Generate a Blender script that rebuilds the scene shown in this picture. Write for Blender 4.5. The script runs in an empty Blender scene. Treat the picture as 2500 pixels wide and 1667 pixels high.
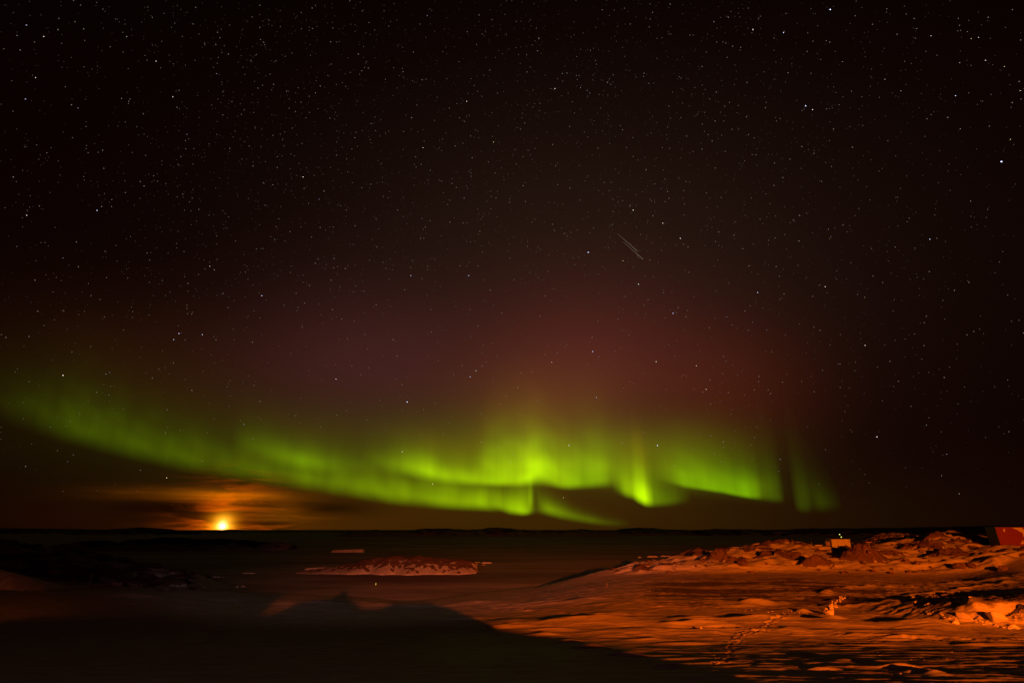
import bpy, bmesh, math, random
import numpy as np
from mathutils import Vector, Matrix

random.seed(11)
rng = np.random.default_rng(11)
R = math.radians
scene = bpy.context.scene
COL = scene.collection

# ------------------------------------------------------------------ camera
H = 20.0                       # eye height above the sea ice (m)
F = 1440.0                     # focal length in photo pixels (2500 px wide)
P = math.atan(457.5 / F)       # upward pitch
cp, sp = math.cos(P), math.sin(P)
cam_d = bpy.data.cameras.new('camera')
cam_d.sensor_width = 36.0
cam_d.lens = F / 2500.0 * 36.0
cam_d.clip_start = 0.5
cam_d.clip_end = 60000.0
cam = bpy.data.objects.new('camera', cam_d)
cam.location = (0, 0, H)
cam.rotation_euler = (math.pi / 2 + P, 0, 0)
COL.objects.link(cam)
scene.camera = cam

def slope(py):
    v = -(py - 833.5) / F
    return (sp + cp * v) / (cp - sp * v)      # dz per metre of depth (negative = down)
def tpx(px, py):
    v = -(py - 833.5) / F
    return ((px - 1250.0) / F) / (cp - sp * v)  # x per metre of depth
def at(px, py, y):
    return Vector((tpx(px, py) * y, y, H + slope(py) * y))
def azel(px, py):
    t, s = tpx(px, py), slope(py)
    return math.degrees(math.atan(t)), math.degrees(math.atan(s / math.hypot(1, t)))
def lin(r, g, b):
    f = lambda c: (c / 255 / 12.92) if c <= 10 else ((c / 255 + 0.055) / 1.055) ** 2.4
    return (f(r), f(g), f(b))

# ------------------------------------------------------------------ view / render
scene.view_settings.view_transform = 'Standard'
scene.view_settings.look = 'None'
scene.view_settings.exposure = 0.0
scene.view_settings.gamma = 1.0
scene.view_settings.use_curve_mapping = False
scene.render.engine = 'CYCLES'
scene.cycles.use_denoising = True
scene.cycles.denoiser = 'OPENIMAGEDENOISE'
scene.cycles.denoising_input_passes = 'RGB_ALBEDO_NORMAL'
scene.cycles.denoising_prefilter = 'ACCURATE'
scene.cycles.sample_clamp_direct = 4.0
scene.cycles.sample_clamp_indirect = 0.5
scene.cycles.max_bounces = 6
scene.cycles.transparent_max_bounces = 24
scene.cycles.use_adaptive_sampling = False
scene.cycles.caustics_reflective = False
scene.cycles.caustics_refractive = False

# ------------------------------------------------------------------ node expression helper
class E:
    def __init__(s, nt, sock): s.nt, s.s = nt, sock
    def _m(s, op, *o):
        n = s.nt.nodes.new('ShaderNodeMath'); n.operation = op
        for i, q in enumerate((s,) + o):
            if isinstance(q, E): s.nt.links.new(q.s, n.inputs[i])
            else: n.inputs[i].default_value = q
        return E(s.nt, n.outputs[0])
    def __add__(s, o): return s._m('ADD', o)
    __radd__ = __add__
    def __sub__(s, o): return s._m('SUBTRACT', o)
    def __mul__(s, o): return s._m('MULTIPLY', o)
    __rmul__ = __mul__
    def __truediv__(s, o): return s._m('DIVIDE', o)
    def exp(s): return s._m('EXPONENT')
    def mx(s, o): return s._m('MAXIMUM', o)
    def mn(s, o): return s._m('MINIMUM', o)
    def abs(s): return s._m('ABSOLUTE')
    def sstep(s, a, b, lo=0.0, hi=1.0):
        n = s.nt.nodes.new('ShaderNodeMapRange'); n.interpolation_type = 'SMOOTHSTEP'
        n.inputs[1].default_value = a; n.inputs[2].default_value = b
        n.inputs[3].default_value = lo; n.inputs[4].default_value = hi
        s.nt.links.new(s.s, n.inputs[0]); return E(s.nt, n.outputs[0])
def vcomb(nt, *c):
    n = nt.nodes.new('ShaderNodeCombineXYZ')
    for i, q in enumerate(c):
        if isinstance(q, E): nt.links.new(q.s, n.inputs[i])
        else: n.inputs[i].default_value = q
    return n.outputs[0]
def noise(nt, vec, scale, detail=4, rough=0.5, dist=0.0):
    n = nt.nodes.new('ShaderNodeTexNoise')
    n.inputs['Scale'].default_value = scale; n.inputs['Detail'].default_value = detail
    n.inputs['Roughness'].default_value = rough; n.inputs['Distortion'].default_value = dist
    if vec is not None: nt.links.new(vec, n.inputs['Vector'])
    return E(nt, n.outputs['Fac'])

# ------------------------------------------------------------------ world: night sky
world = bpy.data.worlds.new('World'); scene.world = world
world.use_nodes = True
nt = world.node_tree
bg = nt.nodes['Background']
tc = nt.nodes.new('ShaderNodeTexCoord')
sepn = nt.nodes.new('ShaderNodeSeparateXYZ')
nt.links.new(tc.outputs['Generated'], sepn.inputs[0])
dx, dy, dz = (E(nt, sepn.outputs[i]) for i in range(3))
DEG = 57.29578
az = dx._m('ARCTAN2', dy) * DEG
el = dz._m('ARCSINE') * DEG
def gauss(px, py, sa, se, up=None):
    a, e = azel(px, py)
    da = (az - a) / sa; de = (el - e) / se
    if up:                                   # different spread upwards
        d = el - e
        de = d.mx(0.0) / up + d.mn(0.0) / se
    return ((da * da + de * de) * -1.0).exp()
layers = []                                   # (factor, linear rgb)
elp = el.mx(0.0)
layers.append(((elp * -0.02).exp(), (0.0046, 0.0008, 0.0004)))
layers.append((gauss(1400, 720, 27, 15, 17), (0.0165, 0.0078, 0.0050)))
layers.append((gauss(1430, 900, 12, 7, 7.5), (0.060, 0.0086, 0.0068)))
layers.append((gauss(1330, 1010, 9, 5), (0.042, 0.019, 0.0015)))
layers.append((gauss(1780, 960, 7, 5.5), (0.030, 0.0045, 0.0008)))
layers.append((gauss(900, 900, 11, 6, 7), (0.034, 0.0085, 0.0085)))
layers.append((gauss(450, 900, 13, 6, 5), (0.012, 0.0030, 0.0010)))
layers.append((gauss(250, 1010, 13, 6), (0.004, 0.0035, 0.0000)))
layers.append((gauss(1560, 1110, 8, 2.6), (0.055, 0.062, 0.0)))
layers.append((gauss(1230, 1095, 7, 3.0), (0.030, 0.030, 0.0)))
layers.append((gauss(900, 1090, 16, 3.8), (0.020, 0.022, 0.0)))
# haze band above the horizon
layers.append((gauss(1330, 1270, 22, 4.0), (0.030, 0.0125, 0.0)))
layers.append((gauss(820, 1270, 11, 4.0), (0.024, 0.0066, 0.0)))
# moonlit cloud and glow
streak = noise(nt, vcomb(nt, az * 0.085, el * 0.62, 3.7), 2.0, 6, 0.6, 0.9).sstep(0.38, 0.64, 0.12, 1.35)
fine = noise(nt, vcomb(nt, az * 0.12, el * 1.5, 9.1), 2.4, 4, 0.5, 0.4).sstep(0.30, 0.70, 0.6, 1.15)
cl = streak * fine
glow_w = gauss(580, 1264, 3.7, 2.9) * cl
layers.append((glow_w, (0.19, 0.027, 0.0)))
layers.append((gauss(545, 1275, 2.5, 1.9) * cl, (0.56, 0.066, 0.0)))
layers.append((gauss(543, 1281, 1.05, 1.0), (1.0, 0.26, 0.0)))
layers.append((gauss(543, 1282, 0.62, 0.64), (1.4, 0.85, 0.04)))
layers.append((gauss(543, 1283, 0.27, 0.29), (2.2, 2.0, 1.1)))
layers.append((gauss(500, 1209, 5.4, 0.55) * fine, (0.14, 0.032, 0.0)))
layers.append((gauss(560, 1211, 3.6, 0.42), (0.20, 0.055, 0.0)))
layers.append((gauss(690, 1250, 4.0, 1.0) * fine, (0.12, 0.030, 0.0)))
layers.append((gauss(300, 1265, 9, 2.2), (0.006, 0.0006, 0.0)))
acc = None
for f, c in layers:
    m = nt.nodes.new('ShaderNodeVectorMath'); m.operation = 'SCALE'
    m.inputs[0].default_value = c; nt.links.new(f.s, m.inputs['Scale'])
    if acc is None: acc = m.outputs[0]
    else:
        a = nt.nodes.new('ShaderNodeVectorMath'); a.operation = 'ADD'
        nt.links.new(acc, a.inputs[0]); nt.links.new(m.outputs[0], a.inputs[1]); acc = a.outputs[0]
# dark cloud bars in front of the glow
dark = (gauss(800, 1240, 4.0, 0.75) * -0.75 + 1.0) * (gauss(650, 1277, 3.2, 0.16) * -0.6 + 1.0) \
     * (gauss(640, 1226, 1.8, 0.35) * -0.45 + 1.0) * (gauss(410, 1236, 4.0, 0.8) * -0.72 + 1.0) \
     * (gauss(440, 1270, 3.4, 0.2) * -0.4 + 1.0) * el.sstep(-2.5, -0.4, 0.25, 1.0)
m = nt.nodes.new('ShaderNodeVectorMath'); m.operation = 'SCALE'
nt.links.new(acc, m.inputs[0]); nt.links.new(dark.s, m.inputs['Scale'])
nt.links.new(m.outputs[0], bg.inputs['Color'])
bg.inputs['Strength'].default_value = 1.0

# ------------------------------------------------------------------ lamps (sodium floodlights on the station's masts, outside the frame, plus an added fill)
LAMP = Vector((45.0, -220.0, 44.0))
def spot(name, loc, target, power, col, half, blend, radius, sx=1.0):
    d = bpy.data.lights.new(name, 'SPOT')
    d.energy = power; d.color = col; d.spot_size = 2 * R(half); d.spot_blend = blend; d.shadow_soft_size = radius
    o = bpy.data.objects.new(name, d); o.location = loc
    o.rotation_euler = (Vector(target) - Vector(loc)).to_track_quat('-Z', 'Y').to_euler()
    o.scale = (sx, 1, 1)
    COL.objects.link(o); return o
spot('floodlight', LAMP, (132, 240, 9), 8.4e6, (1.0, 0.118, 0.0015), 31, 0.85, 0.9)
LAMP2 = Vector((-22.0, -8.6, 22.0))
spot('yard_flood_and_fill', LAMP2, (-32, 330, 7), 0.20e6, (1.0, 0.54, 0.46), 6.5, 1.0, 0.3, 4.6)
spot('yard_flood_and_fill', LAMP2 + Vector((0.8, 0, 0.3)), (0, 120, 6), 3.8e3, (1.0, 0.34, 0.42), 60, 0.6, 0.5)  # added fill lifting the shadowed foreground
LAMP3 = Vector((-96.0, 84.0, 12.5))
spot('path_lamp', LAMP3, (-80, 125, 7.2), 3.2e3, (1.0, 0.16, 0.006), 55, 0.8, 0.15)

# ------------------------------------------------------------------ numpy noise
def _hash(i, j, s):
    n = (i.astype(np.int64) * 374761393 + j.astype(np.int64) * 668265263 + s * 1274126177) & 0xffffffff
    n = ((n ^ (n >> 13)) * 1274126177) & 0xffffffff
    return ((n ^ (n >> 16)) & 0xffffff) / float(0xffffff)
def perlin(x, y, s=0):
    xi, yi = np.floor(x), np.floor(y); fx, fy = x - xi, y - yi
    u, v = fx**3 * (fx * (fx * 6 - 15) + 10), fy**3 * (fy * (fy * 6 - 15) + 10)
    def g(i, j, ax, ay):
        a = _hash(i, j, s) * 2 * np.pi
        return np.cos(a) * ax + np.sin(a) * ay
    n00 = g(xi, yi, fx, fy); n10 = g(xi + 1, yi, fx - 1, fy)
    n01 = g(xi, yi + 1, fx, fy - 1); n11 = g(xi + 1, yi + 1, fx - 1, fy - 1)
    return 1.4 * ((n00 * (1 - u) + n10 * u) * (1 - v) + (n01 * (1 - u) + n11 * u) * v)
def fbm(x, y, s=0, o=4, g=0.5):
    r = 0; a = 1; f = 1
    for k in range(o):
        r = r + a * perlin(x * f, y * f, s + k * 17); a *= g; f *= 2.03
    return r
def ridged(x, y, s=0, o=4, g=0.5):
    r = 0; a = 1; f = 1
    for k in range(o):
        r = r + a * (1 - 2 * np.abs(perlin(x * f, y * f, s + k * 13))); a *= g; f *= 2.07
    return r
def worley(x, y, s=0):
    xi, yi = np.floor(x), np.floor(y); d1 = np.full(x.shape, 9.0); d2 = d1.copy(); idv = np.zeros(x.shape); pl = np.zeros(x.shape)
    for a in (-1, 0, 1):
        for b in (-1, 0, 1):
            i, j = xi + a, yi + b
            cx, cy = i + _hash(i, j, s), j + _hash(i, j, s + 5)
            d = (cx - x) ** 2 + (cy - y) ** 2
            n = d < d1
            d2 = np.where(n, d1, np.minimum(d2, d)); idv = np.where(n, _hash(i, j, s + 9), idv); pl = np.where(n, (_hash(i, j, s + 21) - 0.5) * (x - cx) + (_hash(i, j, s + 23) - 0.62) * (y - cy), pl); d1 = np.where(n, d, d1)
    return np.sqrt(d1), np.sqrt(d2), idv, pl
def sst(x, a, b):
    t = np.clip((x - a) / (b - a), 0, 1); return t * t * (3 - 2 * t)

# ------------------------------------------------------------------ object helpers
def tag(o, label=None, cat=None, group=None, kind=None):
    if label: o['label'] = label
    if cat: o['category'] = cat
    if group: o['group'] = group
    if kind: o['kind'] = kind
    return o
def link(name, me, mat=None, parent=None):
    o = bpy.data.objects.new(name, me); COL.objects.link(o)
    if mat: 
        if len(me.materials) == 0: me.materials.append(mat)
    if parent: o.parent = parent
    return o
def empty(name, loc, rz=0.0):
    o = bpy.data.objects.new(name, None); o.empty_display_size = 0.5
    o.location = loc; o.rotation_euler = (0, 0, rz); COL.objects.link(o); return o
def copy_tree(o, parent=None):
    c = o.copy(); COL.objects.link(c); c.parent = parent
    for ch in list(o.children): copy_tree(ch, c)
    return c
def raw_mesh(name, co, faces, attrs=None, smooth=True):
    me = bpy.data.meshes.new(name)
    co = np.asarray(co, np.float32); faces = np.asarray(faces, np.int32)
    k = faces.shape[1]
    me.vertices.add(len(co)); me.vertices.foreach_set('co', co.ravel())
    me.loops.add(faces.size); me.loops.foreach_set('vertex_index', faces.ravel())
    me.polygons.add(len(faces)); me.polygons.foreach_set('loop_start', np.arange(0, faces.size, k, dtype=np.int32))
    try: me.polygons.foreach_set('loop_total', np.full(len(faces), k, np.int32))
    except Exception: pass
    me.update(calc_edges=True)
    me.polygons.foreach_set('use_smooth', np.full(len(faces), smooth))
    for n, a in (attrs or {}).items():
        at_ = me.attributes.new(n, 'FLOAT', 'POINT'); at_.data.foreach_set('value', np.asarray(a, np.float32).ravel())
    me.validate(clean_customdata=False)
    return me
def grid_faces(r, c):
    i = np.arange(r * c).reshape(r, c)
    return np.stack([i[:-1, :-1], i[:-1, 1:], i[1:, 1:], i[1:, :-1]], -1).reshape(-1, 4)
def grid_obj(name, X, Y, Z, mat, attrs=None, keep=None):
    r, c = X.shape
    f = grid_faces(r, c)
    if keep is not None:
        kf = (keep[:-1, :-1] | keep[:-1, 1:] | keep[1:, 1:] | keep[1:, :-1]).ravel(); f = f[kf]
        used = np.zeros(r * c, bool); used[f.ravel()] = True
        idx = np.cumsum(used) - 1; f = idx[f]
        co = np.stack([X, Y, Z], -1).reshape(-1, 3)[used]
        attrs = {k: np.asarray(v).ravel()[used] for k, v in (attrs or {}).items()}
    else: co = np.stack([X, Y, Z], -1).reshape(-1, 3)
    return link(name, raw_mesh(name, co, f, attrs), mat)
def bm_obj(name, bm, mat, parent=None, smooth=False):
    bmesh.ops.recalc_face_normals(bm, faces=bm.faces)
    me = bpy.data.meshes.new(name); bm.to_mesh(me); bm.free()
    if smooth:
        for p in me.polygons: p.use_smooth = True
    return link(name, me, mat, parent)
def add_box(bm, x0, x1, y0, y1, z0, z1):
    v = [bm.verts.new(c) for c in ((x0,y0,z0),(x1,y0,z0),(x1,y1,z0),(x0,y1,z0),(x0,y0,z1),(x1,y0,z1),(x1,y1,z1),(x0,y1,z1))]
    for f in ((0,3,2,1),(4,5,6,7),(0,1,5,4),(1,2,6,5),(2,3,7,6),(3,0,4,7)): bm.faces.new([v[i] for i in f])
def box(name, mat, parent, *b, bevel=0.0):
    bm = bmesh.new(); add_box(bm, *b)
    if bevel: bmesh.ops.bevel(bm, geom=list(bm.edges), offset=bevel, segments=1, affect='EDGES')
    return bm_obj(name, bm, mat, parent)
def tube(name, mat, parent, p0, p1, r0, r1=None, n=8):
    r1 = r0 if r1 is None else r1
    p0, p1 = Vector(p0), Vector(p1); d = (p1 - p0); L = d.length
    bm = bmesh.new(); bmesh.ops.create_cone(bm, cap_ends=True, segments=n, radius1=r0, radius2=r1, depth=L)
    bm.transform(Matrix.Translation((p0 + p1) / 2) @ d.to_track_quat('Z', 'Y').to_matrix().to_4x4())
    return bm_obj(name, bm, mat, parent, True)
def rock_mesh(name, seed, sx, sy, sz, n=16, bev=0.0):
    r = random.Random(seed); bm = bmesh.new()
    for _ in range(n):
        v = Vector((r.gauss(0, 1), r.gauss(0, 1), r.gauss(0, 1))).normalized()
        k = 0.8 + 0.25 * r.random()
        v = Vector((max(-.72, min(.72, v.x * k)) / .72, max(-.72, min(.72, v.y * k)) / .72, max(-.6, min(.6, v.z * k)) / .6))
        bm.verts.new((v.x * sx / 2, v.y * sy / 2, v.z * sz / 2 + sz * 0.32))
    res = bmesh.ops.convex_hull(bm, input=list(bm.verts))
    bmesh.ops.delete(bm, geom=[g for g in res['geom_interior'] if isinstance(g, bmesh.types.BMVert)], context='VERTS')
    if bev: bmesh.ops.bevel(bm, geom=list(bm.edges), offset=bev * min(sx, sy, sz), segments=1, affect='EDGES')
    bmesh.ops.recalc_face_normals(bm, faces=bm.faces)
    me = bpy.data.meshes.new(name); bm.to_mesh(me); bm.free(); return me

# ------------------------------------------------------------------ materials
def new_mat(name):
    m = bpy.data.materials.new(name); m.use_nodes = True
    return m, m.node_tree, m.node_tree.nodes['Principled BSDF']
def rgb(nt, c):
    n = nt.nodes.new('ShaderNodeRGB'); n.outputs[0].default_value = (*c, 1); return n.outputs[0]
def mix(nt, f, a, b):
    n = nt.nodes.new('ShaderNodeMix'); n.data_type = 'RGBA'
    if isinstance(f, E): nt.links.new(f.s, n.inputs[0])
    else: n.inputs[0].default_value = f
    for s, k in ((a, 6), (b, 7)):
        if isinstance(s, tuple): n.inputs[k].default_value = (*s, 1)
        else: nt.links.new(s, n.inputs[k])
    return n.outputs[2]
def bump(nt, bsdf, h, strength, dist):
    n = nt.nodes.new('ShaderNodeBump'); n.inputs['Strength'].default_value = strength
    n.inputs['Distance'].default_value = dist
    nt.links.new(h.s, n.inputs['Height']); nt.links.new(n.outputs[0], bsdf.inputs['Normal'])
def attr(nt, name):
    n = nt.nodes.new('ShaderNodeAttribute'); n.attribute_name = name; return E(nt, n.outputs['Fac'])
def objpos(nt, sc=(1, 1, 1)):
    t = nt.nodes.new('ShaderNodeTexCoord'); mp = nt.nodes.new('ShaderNodeMapping')
    mp.inputs['Scale'].default_value = sc
    nt.links.new(t.outputs['Object'], mp.inputs[0]); return mp.outputs[0]

def terrain_material(name, snow=(0.70, 0.69, 0.70), rockc=(0.16, 0.11, 0.085)):
    m, t, b = new_mat(name)
    p = objpos(t)
    rk = attr(t, 'rock'); di = attr(t, 'dirt')
    n1 = noise(t, p, 0.9, 6, 0.62); n2 = noise(t, p, 4.5, 5, 0.6)
    stretched = noise(t, objpos(t, (0.25, 1.0, 1.0)), 1.6, 5, 0.55)
    k = (rk + (n1 - 0.5) * 0.55 + (n2 - 0.5) * 0.35).sstep(0.42, 0.58)
    snowc = mix(t, stretched.sstep(0.35, 0.7), snow, tuple(c * 0.66 for c in snow))
    dirtc = mix(t, n2.sstep(0.35, 0.65), (0.10, 0.085, 0.08), (0.26, 0.235, 0.225))
    dk = (di * 1.2 + (stretched - 0.5) * 1.1 + (n2 - 0.5) * 0.5).sstep(0.40, 0.72)
    base = mix(t, dk, snowc, dirtc)
    rc = mix(t, n2.sstep(0.3, 0.7), tuple(c * 0.6 for c in rockc), tuple(c * 1.5 for c in rockc))
    t.links.new(mix(t, k, base, rc), b.inputs['Base Color'])
    b.inputs['Roughness'].default_value = 0.75
    b.inputs['Specular IOR Level'].default_value = 0.25
    bump(t, b, stretched * 0.5 + n2 * 0.25 + noise(t, p, 14, 3, 0.6) * 0.12, 0.35, 0.05)
    return m
M_ground = terrain_material('snow_and_rock')
M_head = terrain_material('dark_rock_and_snow', snow=(0.62, 0.62, 0.63), rockc=(0.05, 0.045, 0.042))

def plain_mat(name, c, var=0.15, sc=3.0, rough=0.8, bs=0.3, bd=0.03, spec=0.3):
    m, t, b = new_mat(name)
    n = noise(t, objpos(t), sc, 5, 0.6)
    t.links.new(mix(t, n.sstep(0.3, 0.7), tuple(x * (1 - var) for x in c), tuple(min(1, x * (1 + var)) for x in c)), b.inputs['Base Color'])
    b.inputs['Roughness'].default_value = rough; b.inputs['Specular IOR Level'].default_value = spec
    bump(t, b, n, bs, bd); return m
M_snow = plain_mat('packed_snow', (0.72, 0.71, 0.72), 0.06, 5.0, 0.8, 0.5, 0.08)
M_berg = plain_mat('berg_ice', (0.66, 0.68, 0.72), 0.10, 0.25, 0.6, 0.6, 0.6)
M_dirty = plain_mat('dirty_ploughed_snow', (0.44, 0.42, 0.41), 0.25, 1.4, 0.85, 0.7, 0.12)
M_rock = plain_mat('brown_rock', (0.15, 0.10, 0.075), 0.45, 1.6, 0.9, 0.8, 0.15)
M_cream = plain_mat('cream_panel', (0.52, 0.58, 0.44), 0.05, 2.0, 0.5)
M_grey = plain_mat('grey_panel', (0.30, 0.27, 0.24), 0.08, 2.0, 0.6)
M_dark = plain_mat('dark_metal_and_shade', (0.03, 0.03, 0.032), 0.1, 3.0, 0.5)
M_wood = plain_mat('bleached_wood', (0.45, 0.38, 0.30), 0.2, 6.0, 0.8)
M_red = plain_mat('red_paint', (0.13, 0.0015, 0.002), 0.08, 1.2, 0.45)
M_white = plain_mat('white_paint', (0.42, 0.41, 0.38), 0.04, 2.0, 0.5)
M_drum = plain_mat('pale_drum', (0.55, 0.50, 0.46), 0.1, 3.0, 0.5)
M_glass = plain_mat('dark_pane', (0.02, 0.022, 0.025), 0.05, 2.0, 0.15)

def glow_mat(name, c, s, sampling='AUTO'):
    m, t, b = new_mat(name); t.nodes.remove(b)
    e = t.nodes.new('ShaderNodeEmission'); e.inputs[0].default_value = (*c, 1); e.inputs[1].default_value = s
    t.links.new(e.outputs[0], t.nodes['Material Output'].inputs[0])
    try: m.cycles.emission_sampling = sampling
    except Exception: pass
    return m

# sea ice: wind packed snow over flat ice with pressure lines
M_ice, t, b = new_mat('snowy_sea_ice')
pb = objpos(t, (0.006, 0.02, 1)); pf = objpos(t, (0.05, 0.16, 1))
na = noise(t, pb, 1.0, 6, 0.6, 0.4); nb = noise(t, pf, 1.0, 5, 0.6)
t.links.new(mix(t, (na + (nb - 0.5) * 0.35).sstep(0.34, 0.64), (0.34, 0.36, 0.44), (0.76, 0.78, 0.88)), b.inputs['Base Color'])
b.inputs['Roughness'].default_value = 0.8; b.inputs['Specular IOR Level'].default_value = 0.2
bump(t, b, nb + na, 0.4, 0.25)

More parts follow.
